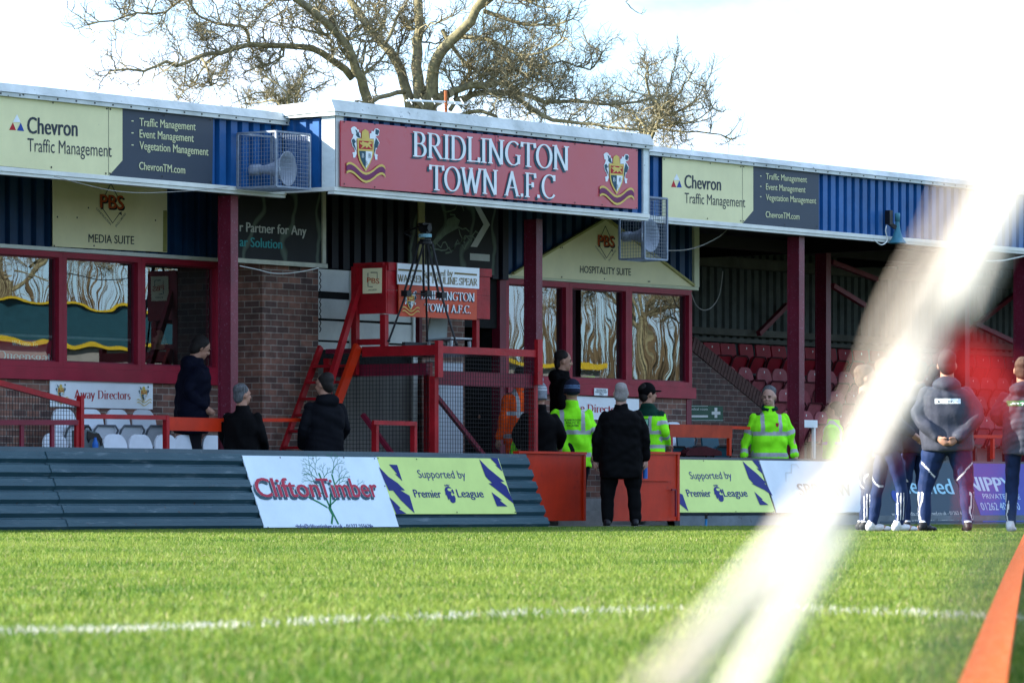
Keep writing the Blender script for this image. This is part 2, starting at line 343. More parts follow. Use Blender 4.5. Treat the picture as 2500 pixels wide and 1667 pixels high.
# white shutter boards: stacked boards with gaps
mb = MB(); Ys = 35.75; x0 = xp1+.005; x1 = XX(1018,Ys)
zs = [ZZ(780,y,Ys) for y in (656,710,728,776,780,829,834,852,860,905)]
mb.box(x0, x1, Ys+.03, Ys+.06, zs[1], zs[0]); mb.box(x0, x1, Ys+.03, Ys+.06, zs[3], zs[2]); mb.box(x0, x1, Ys+.02, Ys+.05, zs[5], zs[4]-.01); mb.box(x0, x1, Ys+.03, Ys+.06, zs[7], zs[6]); 
xv = XX(857,Ys); mb.box(xv, xv+.07, Ys-.01, Ys+.028, zs[7], zs[0]); xv = XX(935,Ys); mb.box(xv, xv+.07, Ys-.01, Ys+.018, zs[7], zs[0]); xv = XX(1008,Ys); mb.box(xv, xv+.08, Ys-.01, Ys+.018, .4, zs[0])
mb.build('shutter', mt['white2'], stand)
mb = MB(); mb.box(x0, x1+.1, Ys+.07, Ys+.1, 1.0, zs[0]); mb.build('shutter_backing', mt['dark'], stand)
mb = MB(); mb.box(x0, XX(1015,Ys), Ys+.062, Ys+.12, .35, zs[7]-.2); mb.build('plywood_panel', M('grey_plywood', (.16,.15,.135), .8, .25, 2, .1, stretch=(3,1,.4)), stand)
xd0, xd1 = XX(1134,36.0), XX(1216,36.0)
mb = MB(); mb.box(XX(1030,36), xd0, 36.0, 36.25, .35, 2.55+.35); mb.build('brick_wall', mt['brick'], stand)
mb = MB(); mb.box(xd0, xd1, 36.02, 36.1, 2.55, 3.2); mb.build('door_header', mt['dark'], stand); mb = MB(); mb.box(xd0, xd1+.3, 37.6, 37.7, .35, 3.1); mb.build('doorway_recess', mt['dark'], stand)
# ------------------------------------------------ hospitality suite
zh0 = (ZZ(1189,669,Yc)+ZZ(1701,699,Yc))/2
xh1 = XX(1701.6,Yc); xh0 = XX(1212,Yc)
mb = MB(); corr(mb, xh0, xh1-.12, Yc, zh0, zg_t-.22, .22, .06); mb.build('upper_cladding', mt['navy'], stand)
mb = MB(); mb.box(XX(1189,Yc), xh1, Yc-.03, Yc+.05, zh0-.045, zh0-.002); mb.box(xh1-.12, xh1, Yc-.04, Yc+.2, zh0, zr_t-.17); mb.build('cladding_trim', M('cream_trim', (.60,.60,.42), .5, .1, 3), stand)
mb = MB(); mb.box(xh1-.02, xh1-.002, Yc+.2, 39, .4, 4.4); mb.build('end_wall', mt['grey_clad'], stand)
zht = zh0-.05; zhb = (ZZ(1320,935,Yc)+ZZ(1686,944,Yc))/2; zhs = (ZZ(1420,966,Yc)+ZZ(1688,972,Yc))/2
hx = [XX(1232,Yc), XX(1387,Yc), XX(1533,Yc), XX(1687,Yc)]
for i in range(3): window(hx[i], hx[i+1]-.003, zhb, zht, Yc, .36, i+11, .07, .0009)
mb = MB(); mb.box(hx[0], hx[3]+.04, Yc-.06, Yc+.09, zhs, zhb-.003); mb.build('window_sill', mt['red_frame'], stand)
mb = MB(); mb.box(xd1, hx[0]-.004, Yc-.03, Yc+.1, .35, zh0-.05); mb.build('door_frame', mt['maroon'], stand)
mb = MB(); mb.box(hx[0], hx[3]-.12, Yc, Yc+.2, .3, zhs-.004); mb.build('brick_wall', mt['brick'], stand)
mb = MB(); mb.box(hx[3]-.118, hx[3], Yc-.01, Yc+.2, .3, zhs-.004); mb.build('end_post', mt['maroon'], stand)
room(hx[0]-.1, hx[3], Yc+.21, 40.2, .4, zht+.1)
# ------------------------------------------------ seating bay at the right: rear wall, girders, braces, side wall
YR = 38.9
mb = MB(); corr(mb, xh1, XR, YR, .35, 4.9, .2, .06); mb.build('rear_cladding', mt['grey_clad'], stand)
mb = MB()
for (y, h) in ((642,.16), (812,.10), (832,.06)):
    z = ZZ(1800, y, YR-.1); mb.box(xh1, XR, YR-.16, YR-.02, z-h/2, z+h/2)
mb.build('sheeting_rail', M('dusty_steel_rail', (.10,.10,.09), .8, .3, 3), stand)
mb = MB()
for xq in (1990, 2330, 2474):
    x = XX(xq, 36.6); mb.box(x, x+.1, 34.35, 38.7, zr_b-.05, zr_b+.17)
z = zr_b+.05; mb.box(xh1+.05, XR, 36.9, 37.02, z-.1, z+.08)
mb.build('roof_girder', M('dark_steel', (.014,.010,.011), .6, .2, 3), stand)
mb = MB()
def br(xa, ya, xb, yb, Y=38.6, r=.035): mb = MB(); mb.bar(P(xa,ya,Y), P(xb,yb,Y), .07, .07); mb.build('brace', mt['maroon'], stand)
br(1852,815, 1922,744); br(2030,640, 2140,682,37.2); br(2032,697,2110,745,37.2); br(2380,790,2475,835,37.2); br(2250,900,2475,720,38.6)
mb = MB(); mb.box(xh1, XR, 34.35, YR, zr_b+.18, zr_b+.22); mb.build('soffit', M('soffit_board_dark', (.06,.055,.05), .8, .3, 2), stand)
# sloping brick side wall of the seating steps with a soldier course on top
Yw = 36.35
pA = P(1686, 852, Yw); pB = P(1865, 1000, Yw)
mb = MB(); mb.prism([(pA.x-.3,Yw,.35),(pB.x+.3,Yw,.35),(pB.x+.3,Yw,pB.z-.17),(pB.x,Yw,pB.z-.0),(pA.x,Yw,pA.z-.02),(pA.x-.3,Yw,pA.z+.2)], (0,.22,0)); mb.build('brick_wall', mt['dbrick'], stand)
mb = MB(); d = (pB-pA); n = int(d.length/.078); dirn = d.normalized(); up = Vector((0,-1,0)).cross(dirn).normalized()
if up.z < 0: up = -up
for i in range(n+2):
    c = pA+dirn*(i+.5)*.078+Vector((0,.11,0))+up*.09
    mb.bar(c-Vector((0,.125,0)), c+Vector((0,.125,0)), .066, .2, up=up)
mb.build('brick_coping', M('engineering_brick', (.07,.035,.03), .8, .35, 20), stand)
mb = MB(); mb.bar(pA+up*.07+Vector((0,.11,0)), pB+dirn*.1+up*.07+Vector((0,.11,0)), .2, .17, up=up); mb.build('coping_mortar', M('mortar', (.17,.15,.13), .9, .2, 9), stand)

# outer shell: rear and end walls of the whole building
mb = MB(); mb.box(XL, xh1, 40.25, 40.4, .3, zl_t-.17); mb.box(XL-.1, XL-.005, YB, 40.4, .3, zl_t-.17); mb.box(XR, XR+.1, YF+.1, 40.4, .3, zr_t-.17); mb.box(xh1+.01, XR, 39.1, 39.2, .3, zr_t-.17)
mb.build('outer_wall', mt['grey_clad'], stand)
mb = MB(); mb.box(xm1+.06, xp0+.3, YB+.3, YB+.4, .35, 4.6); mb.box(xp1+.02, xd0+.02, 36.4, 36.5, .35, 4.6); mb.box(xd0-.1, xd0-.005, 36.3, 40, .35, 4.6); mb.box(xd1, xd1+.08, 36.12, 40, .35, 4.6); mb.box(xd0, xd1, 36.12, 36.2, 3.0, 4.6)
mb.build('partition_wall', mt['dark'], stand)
# ================================================================= lettering
_tc = {}
def text_mesh(s, off=0.0):
    k = (s, off)
    if k not in _tc:
        cu = bpy.data.curves.new('t', 'FONT'); cu.body = s; cu.size = 1; cu.offset = off; cu.resolution_u = 3
        o = bpy.data.objects.new('t', cu); C.objects.link(o); dg = bpy.context.evaluated_depsgraph_get()
        me = o.evaluated_get(dg).to_mesh(); vs = [tuple(v.co) for v in me.vertices]; fs = [tuple(p.vertices) for p in me.polygons]
        bpy.data.objects.remove(o); bpy.data.curves.remove(cu); _tc[k] = (vs, fs)
    return _tc[k]
CAPH = max(v[1] for v in text_mesh('H')[0])
def put_text(mb, pl, s, pL, pR, cap, d=.004, off=0.0, mi=0, da=0, db=0, serif=False):
    a0, b0 = pl.hit(*pL); a1, b1 = pl.hit(*pR); ch = pl.hit(pL[0], pL[1]-cap)[1]-b0
    if serif: vs, fs = serif_mesh(s); k = 1.0
    else: vs, fs = text_mesh(s); k = CAPH
    x0 = min(v[0] for v in vs); x1 = max(v[0] for v in vs)
    sh = max(0, off)*ch*1.3                 # heavier lettering: a second impression beside the first
    for j, dx in enumerate((0,) if sh < 1e-5 else (-sh, sh, 0)):
        q = []
        for v in vs:
            f = (v[0]-x0)/(x1-x0); q.append(pl.w(a0+f*(a1-a0)+da+dx, b0+f*(b1-b0)+v[1]/k*ch+db, d+j*.0004+(v[2] if serif else 0)))
        mb.add(q, fs, mi)
# a small stroke-built serif alphabet: thick verticals, thin horizontals
def _l(*p): return [(p[i], p[i+1]) for i in range(0, len(p), 2)]
def _arc(cx, cy, rx, ry, a0, a1, n=12): return [(cx+rx*math.cos(math.radians(a0+(a1-a0)*i/n)), cy+ry*math.sin(math.radians(a0+(a1-a0)*i/n))) for i in range(n+1)]
# glyph: width, strokes, serifs (x, y, half width)
SER = {
'B': (.66, [_l(.14,0,.14,1), _l(.14,.97,.32,.97)+_arc(.32,.75,.19,.22,90,-90)+_l(.14,.53), _l(.14,.53,.34,.53)+_arc(.34,.28,.23,.25,90,-90)+_l(.14,.03)], [(.14,0,.13),(.14,1,.13)]),
'R': (.72, [_l(.14,0,.14,1), _l(.14,.97,.34,.97)+_arc(.34,.73,.20,.24,90,-90)+_l(.14,.49), _l(.32,.49,.64,.02)], [(.14,0,.13),(.14,1,.13),(.66,0,.08)]),
'I': (.34, [_l(.17,0,.17,1)], [(.17,0,.14),(.17,1,.14)]),
'D': (.78, [_l(.14,0,.14,1), _l(.14,.97,.34,.97)+_arc(.34,.5,.33,.47,90,-90)+_l(.14,.03)], [(.14,0,.13),(.14,1,.13)]),
'L': (.62, [_l(.14,0,.14,1), _l(.14,.03,.55,.03), _l(.56,0,.58,.2)], [(.14,0,.13),(.14,1,.13)]),
'N': (.82, [_l(.15,0,.15,1), _l(.13,1,.66,0), _l(.68,0,.68,1)], [(.15,0,.12),(.10,1,.12),(.68,1,.13)]),
'G': (.80, [_arc(.43,.5,.34,.48,48,312,18), _l(.68,.08,.68,.42)], [(.66,.43,.13)]),
'T': (.70, [_l(.35,0,.35,1), _l(.05,.97,.65,.97), _l(.05,1,.03,.8), _l(.65,1,.67,.8)], [(.35,0,.14)]),
'O': (.84, [_arc(.42,.5,.34,.48,0,360,24)], []),
'W': (1.06, [_l(.10,1,.32,0), _l(.32,0,.53,.95), _l(.50,1,.73,0), _l(.73,0,.96,1)], [(.10,1,.12),(.50,1,.11),(.96,1,.10)]),
'A': (.76, [_l(.08,0,.38,1), _l(.36,1,.66,0), _l(.18,.34,.56,.34)], [(.08,0,.10),(.67,0,.11)]),
'F': (.60, [_l(.14,0,.14,1), _l(.14,.97,.53,.97), _l(.53,1,.55,.8), _l(.14,.52,.42,.52), _l(.42,.42,.42,.62)], [(.14,0,.13),(.14,1,.13)]),
'E': (.64, [_l(.14,0,.14,1), _l(.14,.97,.53,.97), _l(.53,1,.55,.8), _l(.14,.52,.42,.52), _l(.42,.42,.42,.62), _l(.14,.03,.56,.03), _l(.56,0,.59,.2)], [(.14,0,.13),(.14,1,.13)]),
'C': (.78, [_arc(.43,.5,.35,.48,42,318,18), _l(.68,.98,.68,.74)], []),
'P': (.64, [_l(.14,0,.14,1), _l(.14,.97,.34,.97)+_arc(.34,.72,.21,.25,90,-90)+_l(.14,.47)], [(.14,0,.13),(.14,1,.13)]),
'U': (.80, [_l(.15,1,.15,.34)+_arc(.40,.30,.25,.28,180,360)+_l(.65,1)], [(.15,1,.12),(.65,1,.11)]),
'S': (.58, [_arc(.28,.75,.19,.23,40,270,10)+_arc(.29,.26,.21,.25,90,-140,10), _l(.46,.98,.47,.74), _l(.08,.02,.07,.26)], []),
'Q': (.84, [_arc(.42,.5,.34,.48,0,360,24), _l(.40,.02,.78,-.2)], []),
'.': (.26, [_l(.12,0,.12,.13)], []), ' ': (.34, [], []),
'&': (.84, [_arc(.36,.76,.15,.21,-60,250,12), _l(.24,.66,.70,0), _arc(.34,.26,.26,.26,150,330,10)+_l(.70,.5)], [(.68,.5,.1)]),
'a': (.50, [_arc(.24,.49,.16,.17,150,0,8)+_l(.40,.02), _arc(.24,.17,.16,.17,70,330,10)], [(.44,.0,.06)]),
'c': (.48, [_arc(.27,.33,.21,.32,45,315,12)], []), 'e': (.50, [_l(.08,.36,.43,.36)+_arc(.26,.33,.19,.32,10,310,14)], []),
'd': (.58, [_arc(.26,.33,.19,.32,30,330,14), _l(.43,0,.43,1.05)], [(.48,0,.07),(.38,1.05,.07)]),
'b': (.58, [_l(.13,0,.13,1.05), _arc(.30,.33,.20,.32,-150,150,14)], [(.08,1.05,.07)]),
'i': (.28, [_l(.14,0,.14,.66), _l(.14,.88,.14,1.0)], [(.14,0,.11),(.09,.66,.07)]),
'l': (.28, [_l(.14,0,.14,1.05)], [(.14,0,.11),(.09,1.05,.07)]),
'm': (.88, [_l(.14,0,.14,.66), _arc(.30,.44,.15,.22,170,0,8)+_l(.45,0), _arc(.60,.44,.15,.22,170,0,8)+_l(.75,0)], [(.14,0,.1),(.45,0,.1),(.75,0,.1),(.09,.66,.07)]),
'n': (.58, [_l(.14,0,.14,.66), _arc(.30,.44,.15,.22,170,0,8)+_l(.45,0)], [(.14,0,.1),(.45,0,.1),(.09,.66,.07)]),
'o': (.54, [_arc(.27,.33,.20,.32,0,360,16)], []), 'p': (.58, [_l(.13,-.3,.13,.66), _arc(.31,.33,.19,.32,-150,150,14)], [(.13,-.3,.1),(.08,.66,.07)]),
'r': (.40, [_l(.13,0,.13,.66), _arc(.29,.46,.14,.19,165,50,6)], [(.13,0,.11),(.08,.66,.07)]),
's': (.40, [_arc(.20,.49,.12,.15,40,270,8)+_arc(.20,.17,.14,.16,90,-140,8)], []),
't': (.36, [_l(.16,.88,.16,.1)+_arc(.26,.10,.10,.09,180,300,5), _l(.04,.64,.32,.64)], []),
'u': (.58, [_l(.13,.66,.13,.2)+_arc(.28,.18,.15,.17,180,350,8), _l(.43,0,.43,.66)], [(.08,.66,.07),(.38,.66,.07),(.47,0,.06)]),
'w': (.78, [_l(.06,.66,.24,0), _l(.24,0,.39,.62), _l(.37,.66,.54,0), _l(.54,0,.71,.66)], [(.07,.66,.09),(.37,.66,.08),(.71,.66,.08)]),
'y': (.54, [_l(.07,.66,.27,.05), _l(.47,.66,.22,-.2)+_arc(.15,-.2,.07,.09,0,-150,5)], [(.08,.66,.09),(.46,.66,.08)]),
'g': (.52, [_arc(.23,.42,.16,.24,0,360,14), _l(.34,.6,.47,.64), _arc(.25,-.14,.20,.16,0,360,14), _l(.16,.2,.14,.02)], []),
}
SER['k'] = SER['l']; SER['v'] = SER['y']
def serif_mesh(s, thick=.135, thin=.042):
    k = ('serif', s)
    if k in _tc: return _tc[k]
    vs, fs, x = [], [], 0.0; lay = 0
    for ch in s:
        wd, strokes, sf = SER.get(ch, SER['I'])
        def strip(pts, wfun):
            nonlocal lay
            lay = (lay+1) % 7; z = lay*.0004; o = len(vs); n = len(pts)
            for i, p in enumerate(pts):
                a = pts[max(i-1,0)]; b = pts[min(i+1,n-1)]; dx, dy = b[0]-a[0], b[1]-a[1]; l = math.hypot(dx, dy) or 1
                w_ = wfun(dx/l, dy/l)/2
                vs.append((x+p[0]-dy/l*w_, p[1]+dx/l*w_, z)); vs.append((x+p[0]+dy/l*w_, p[1]-dx/l*w_, z))
            for i in range(n-1): fs.append((o+2*i, o+2*i+1, o+2*i+3, o+2*i+2))
        for st in strokes: strip(st, lambda dx, dy: thin+(thick-thin)*abs(dy)**1.6)
        for (sx, sy, hw) in sf:
            sy2 = min(max(sy, thin/2), 1-thin/2) if 0 <= sy <= 1 else sy
            strip([(sx-hw, sy2), (sx+hw, sy2)], lambda dx, dy: thin)
        x += wd
    _tc[k] = (vs, fs); return _tc[k]
# ================================================================= sign helpers
def ink(name, rgb, rough=.5): return M(name, rgb, rough, .08, 6, spec=.15)
ik = dict(white=ink('white_ink', (.72,.78,.80)), dark=ink('dark_slate_ink', (.035,.045,.06)), navy=ink('navy_ink', (.012,.022,.16)), teal=ink('dark_teal_ink', (.03,.08,.11)),
  red=ink('red_ink', (.42,.02,.03)), gold=ink('gold_ink', (.62,.46,.12)), cream=ink('cream_ink', (.62,.64,.38)), blue=ink('blue_ink', (.02,.06,.30)), green=ink('green_ink', (.01,.16,.06)),
  tealtxt=ink('turquoise_ink', (.04,.30,.32)), silver=ink('pale_grey_ink', (.5,.52,.5)), brown=ink('bronze_ink', (.20,.15,.06)), purple=ink('purple_ink', (.16,.03,.10)), orange=ink('orange_ink', (.5,.09,.02)), black=ink('black_ink', (.012,.014,.016)))
def pan(name, rgb, rough=.35, spotrgb=None, thr=.68, sc=14):
    m = M(name, rgb, max(rough,.45), .08, 1.6, spec=.22)
    return spots(m, spotrgb, thr, sc, .7) if spotrgb else m
def sign(name, pl, px, label, cat, mat_, th=.012, d=0.0, group=None):
    """thing whose board is the px polygon laid on the plane"""
    pts = [pl.w(*pl.hit(x, y), d) for x, y in px]
    c = sum(pts, Vector())/len(pts)
    t = thing(name, c, label, cat, group)
    m = MB(); m.prism(pts[::-1] if False else pts, pl.n*-th); m.build('board', mat_, t)
    return t
def flatpoly(mb, pl, px, d=.004, mi=0): mb.poly([pl.w(*pl.hit(x, y), d) for x, y in px], mi)
def stroke(mb, pl, px, wd, d=.004, mi=0):
    """line of real width wd (m) through the pixels, mitred into one strip"""
    q = [pl.hit(x, y) for x, y in px]; n = len(q); vs = []
    for i in range(n):
        a, b = q[max(i-1,0)], q[min(i+1,n-1)]; dx, dy = b[0]-a[0], b[1]-a[1]; l = math.hypot(dx, dy) or 1
        vs += [pl.w(q[i][0]-dy/l*wd/2, q[i][1]+dx/l*wd/2, d), pl.w(q[i][0]+dy/l*wd/2, q[i][1]-dx/l*wd/2, d)]
    mb.add(vs, [(2*i, 2*i+1, 2*i+3, 2*i+2) for i in range(n-1)], mi)
def screws(pl, px, parent, r=.012, d=.006, mat_=None):
    m = MB()
    for x, y in px:
        a, b = pl.hit(x, y); m.add([pl.w(a+r*math.cos(k*math.pi/3), b+r*math.sin(k*math.pi/3), d) for k in range(6)], [tuple(range(6))])
    m.build('fixing_screws', mat_ or mt['black'], parent)
# the club crest, drawn in pixels of one close-up, stored as fractions of its own box
PG = Plane((0, YG-.075, 0))
def _cr(x, y): return (830+x/10.45, 300+y/10.45)
ca0, cb0 = PG.hit(*_cr(140, 1500)); ca1, cb1 = PG.hit(*_cr(1140, 95))
cb1 = PG.hit(*_cr(360,95))[1]; cb0 = PG.hit(*_cr(645,1515))[1]
def cn(pts): return [((PG.hit(*_cr(x,y))[0]-ca0)/(ca1-ca0), (PG.hit(*_cr(x,y))[1]-cb0)/(cb1-cb0)) for x, y in pts]
def ribbon(o):
    top = [(145,1040),(200,1005),(260,1005),(330,1040),(400,1100),(480,1180),(560,1245),(645,1275),(740,1250),(830,1190),(920,1110),(990,1070),(1050,1060),(1110,1095),(1135,1150)]
    return [(x, y+o) for x, y in top]
CREST = [  # (ink, polygon) from the back to the front
 ('white', [(270,150),(310,110),(360,95),(410,125),(440,180),(470,175),(480,250),(520,270),(520,390),(420,400),(410,470),(420,560),(415,720),(420,790),(380,890),(330,890),(325,800),(305,770),(380,740),(350,640),(310,600),(300,540),(275,450),(310,390),(340,300),(300,280)]),
 ('teal', [(380,170),(430,200),(450,260),(470,220),(490,320),(520,390),(450,380),(400,320),(410,260)]),
 ('teal', [(290,440),(350,405),(400,490),(360,530),(390,620),(405,730),(350,620),(320,580)]),
 ('white', [(1000,190),(950,150),(890,150),(840,230),(800,200),(790,270),(750,280),(750,410),(850,410),(860,480),(850,560),(855,740),(880,880),(890,940),(945,945),(940,850),(965,830),(890,790),(900,700),(940,650),(980,560),(1000,510),(950,410),(900,350),(980,320)]),
 ('teal', [(895,160),(980,190),(990,240),(950,320),(890,290)]),
 ('teal', [(905,380),(985,515),(940,650),(900,640),(870,800),(855,720),(860,560)]),
 ('gold', [(540,300),(550,220),(630,165),(710,220),(725,300),(730,380),(750,420),(540,400)]),
 ('gold', [(425,395),(850,425),(845,780),(800,930),(730,1090),(645,1240),(560,1110),(480,960),(440,800)]),
 ('red', [(465,455),(815,480),(812,690),(462,665)]),
 ('teal', [(470,715),(638,725),(638,1165),(570,1060),(510,920),(480,800)]),
 ('white', [(640,725),(810,740),(790,880),(730,1030),(640,1165)]),
 ('gold', [(480,480),(520,520),(560,470),(610,500),(700,520),(720,480),(790,500),(790,540),(730,560),(790,640),(780,670),(700,600),(680,640),(640,640),(640,590),(560,640),(510,665),(560,590),(530,560),(490,530)]),
 ('purple', ribbon(30)+ribbon(190)[::-1]),
 ('gold', ribbon(0)[:8]+ribbon(0)[8:]+[(x,y+58) for x,y in ribbon(0)][::-1]),
 ('gold', ribbon(205)+[(x,y+58) for x,y in ribbon(205)][::-1]),
]
CREST = [(c, cn(p)) for c, p in CREST]
CL = [('B','white',(525,890),(585,885),110), ('B','teal',(700,895),(760,895),110), ('B','teal',(612,1080),(670,1080),110)]
CL = [(s, c, cn([a, b, (a[0], a[1]-h)])) for s, c, a, b, h in CL]
BG = {'white':0,'teal':1,'gold':2,'red':3,'purple':4}
def crest(pl, box, parent, d=.004, plain=False):
    """box = (left, right, top, bottom) in local metres of the plane"""
    l, r, t, b = box; m = MB()
    f = lambda p, dd: pl.w(l+p[0]*(r-l), b+p[1]*(t-b), dd)
    for i, (c, p) in enumerate(CREST):
        if plain and c == 'purple': continue
        m.poly([f(q, d+i*.0007) for q in p], BG[c])
    for s, c, (pa, pb, pc) in CL:
        vs, fs = serif_mesh(s)
        x0 = min(v[0] for v in vs); x1 = max(v[0] for v in vs)
        m.add([f((pa[0]+(v[0]-x0)/(x1-x0)*(pb[0]-pa[0]), pa[1]+v[1]*(pc[1]-pa[1])), d+.013+v[2]) for v in vs], fs, BG[c])
    m.build('crest', [ik['white'], ik['teal'], ik['gold'], ik['red'], ik['purple']], parent)
def boxpx(pl, x0, x1, yt, yb):
    xm = (x0+x1)/2; return (pl.hit(x0, yb)[0], pl.hit(x1, yb)[0], pl.hit(xm, yt)[1], pl.hit(xm, yb)[1])
# ================================================================= fascia signs
def cA(x, y): return (x/3.016, 180+y/3.016)
def cB(x, y): return (500+x/3.016, 200+y/3.016)
def cC(x, y): return (1000+x/3.016, 200+y/3.016)
def cD(x, y): return (1550+x/3.563, 320+y/3.563)
m_cream = pan('cream_sign_panel', (.70,.67,.38), .32, (.34,.35,.24), .66, 3)
m_slate = pan('slate_sign_panel', (.034,.048,.072), .3)
m_clubred = spots(M('faded_red_sign', (.50,.075,.11), .3, .14, .9, rgb2=(.44,.045,.06), spec=.5), (.46,.008,.012), .60, 1.1, .8, (1,1,1), .12)
PF = Plane((0, YF-.03, 0))
def chevron(c, TL, SPT, TR, BR, SPB, BL, dia, label, tri, texts, dashes, seam, scr):
    t = sign('sponsor_sign', PF, [c(*p) for p in (TL, TR, BR, BL)], label, 'sign', m_slate, .02, 0)
    m = MB(); pts = [c(*p) for p in (TL, SPT, dia, SPB, BL)]; m.poly([PF.w(*PF.hit(*p), .003) for p in pts][::-1]); m.build('cream_panel', m_cream, t)
    m = MB(); m.poly([PF.w(*PF.hit(*c(*p)), .006) for p in tri[0]], 0); m.poly([PF.w(*PF.hit(*c(*p)), .006) for p in tri[1]], 1); m.poly([PF.w(*PF.hit(*c(*p)), .006) for p in tri[2]], 2)
    m.build('logo', [ik['white'], ik['red'], ik['blue']], t)
    m = MB(); m2 = MB()
    for s, pl_, pr_, cap, off, wh in texts: put_text(m2 if wh else m, PF, s, c(*pl_), c(*pr_), cap, .006, off)
    for x0, x1, y in dashes: flatpoly(m2, PF, [c(x0,y+3), c(x1,y+4), c(x1,y-4), c(x0,y-5)], .006)
    stroke(m, PF, [c(seam[0],seam[1]), c(seam[0],seam[2])], .006, .0055)
    m.build('dark_lettering', ik['dark'], t); m2.build('pale_lettering', ik['cream'], t)
    screws(PF, [c(*p) for p in scr], t, .012, .008)
chevron(cA, (-160,148), (900,252), (1570,322), (1563,822), (800,752), (-160,665), (900,640), 'large cream and slate sponsor board on the blue fascia above the media suite windows',
  ([(122,300),(92,358),(150,360)], [(92,360),(65,415),(115,418)], [(150,362),(122,420),(175,424)]),
  [('Chevron',(200,440),(567,462),40,.028,0), ('Traffic Management',(200,572),(820,614),32,-.004,0), ('Traffic Management',(1025,385),(1437,419),19.5,.012,1), ('Event Management',(1025,471),(1423,504),19.5,.012,1), ('Vegetation Management',(1025,557),(1531,604),19.5,.012,1), ('ChevronTM.com',(1022,706),(1360,737),18.5,.012,1)],
  [(965,981,350),(965,981,438),(965,981,527)], (797,247,748), [(387,215),(783,259),(810,262),(375,690),(776,735),(806,735),(1205,308),(1545,343),(1190,757),(1545,798)])
chevron(cD, (238,230), (1028,300), (1600,357), (1600,858), (935,805), (238,757), (1028,693), 'smaller cream and slate sponsor board on the blue fascia right of the red club sign',
  ([(360,372),(334,427),(387,429)], [(334,429),(312,487),(357,490)], [(385,431),(360,490),(406,492)]),
  [('Chevron',(430,495),(745,519),32,.028,0), ('Traffic Management',(430,626),(957,664),25,-.004,0), ('Traffic Management',(1137,420),(1493,449),14.8,.012,1), ('Event Management',(1137,510),(1480,537),14.8,.012,1), ('Vegetation Management',(1137,602),(1573,633),14.8,.012,1), ('ChevronTM.com',(1135,751),(1428,771),14.8,.012,1)],
  [(1086,1098,393),(1086,1098,483),(1086,1098,573)], (933,292,800), [(250,247),(652,282),(918,311),(943,311),(628,762),(918,782),(942,783),(1300,340),(1588,368),(1300,815),(1580,832)])
# the red club sign on the gantry
t = sign('club_sign', PG, [(832.6,294.5),(1557,365),(1557,511),(832.6,455.3)], 'long red club name sign with a crest at each end on the gantry', 'sign', m_clubred, .02)
m = MB(); m2 = MB()
for s, l, r, cap in (('BRIDLINGTON', (18,550), (1168,655), 61.5), ('TOWN A.F.C', (135,795), (1068,865), 61.5)):
    put_text(m, PG, s, cC(*l), cC(*r), cap, .012, serif=True)
    put_text(m2, PG, s, cC(*l), cC(*r), cap, .004, serif=True, da=-.03, db=-.025)
m2.build('lettering_shadow', ik['teal'], t); m.build('lettering', ik['white'], t)
crest(PG, (ca0, ca1, cb1, cb0), t)
crest(PG, (PG.hit(*cC(1393,850))[0], PG.hit(*cC(1648,850))[0], PG.hit(*cC(1450,520))[1], PG.hit(*cC(1525,903))[1]), t)
m = MB(); stroke(m, PG, [cC(630,392), cC(630,850)], .008, .003); m.build('panel_seam', ik['purple'], t)
screws(PG, [cB(1025,295),cB(1250,312),cB(1480,335),cB(1025,752),cB(1250,775),cC(270,368),cC(530,392),cC(650,405),cC(935,430),cC(1215,460),cC(1415,478),cC(1672,505),cC(265,815),cC(560,842),cC(930,870),cC(1215,890),cC(1415,905),cC(1670,930)], t, .011, .006)
# ================================================================= building signs
PM = Plane((0, YB-.045, 0))
m_cream2 = pan('mottled_cream_board', (.84,.77,.48), .4, (.30,.28,.16), .70, 9)
def pbs(pl, q, t, cx, cy, w_, h_):
    """the stacked red initials in a diamond: q maps crop pixels"""
    m = MB()
    X = lambda x, y: q(cx+x*w_, cy+y*h_)
    stroke(m, pl, [X(0,-1), X(-.42,-.12)], .012, .004); stroke(m, pl, [X(0,-1), X(.42,-.12)], .012, .004)
    stroke(m, pl, [X(-.42,.22), X(.08,1.0), X(.42,.5)], .012, .004); flatpoly(m, pl, [X(.5,.42), X(.52,.62), X(.36,.5)], .0045)
    for s, a, b in (('CONSTRUCTION', (-.72,.28), (-.02,1.12)), ('(N.E.) LIMITED', (.24,1.22), (.72,.55))):
        a0, b0 = pl.hit(*X(*a)); a1, b1 = pl.hit(*X(*b)); vs, fs = text_mesh(s, .01); mxx = max(v[0] for v in vs); l = math.hypot(a1-a0, b1-b0); ux, uy = (a1-a0)/l, (b1-b0)/l; k = l/mxx
        m.add([pl.w(a0+ux*v[0]*k-uy*v[1]*k*.9, b0+uy*v[0]*k+ux*v[1]*k*.9, .004) for v in vs], fs)
    m.build('emblem_lines', ik['dark'], t)
    for nm, dd, da, mm in (('emblem_letter_edge', .005, .022, ik['black']), ('emblem_letters', .009, 0, ik['orange'])):
        m = MB(); put_text(m, pl, 'PBS', X(-.52,.22), X(.58,.3), abs(X(0,.3)[1]-X(0,-.5)[1])*.85, dd, .025 if nm[-1] == 's' else .05, 0, da, -da*.8); m.build(nm, mm, t)
t = sign('suite_sign', PM, [(129.3,420),(408,442),(408,616),(129.3,601.8)], 'mottled cream board naming the media suite above the left windows', 'sign', m_cream2, .012)
m = MB(); put_text(m, PM, 'MEDIA SUITE', cA(650,1241), cA(985,1257), 20, .004, .012); m.build('lettering', ik['dark'], t)
pbs(PM, cA, t, 815, 955, 155, 145)
m = MB(); flatpoly(m, PM, [cA(1200,1008),cA(1228,1008),cA(1228,1312),cA(1198,1310)], .003); m.build('edge_strip', M('olive_edge', (.30,.29,.09), .5), t)
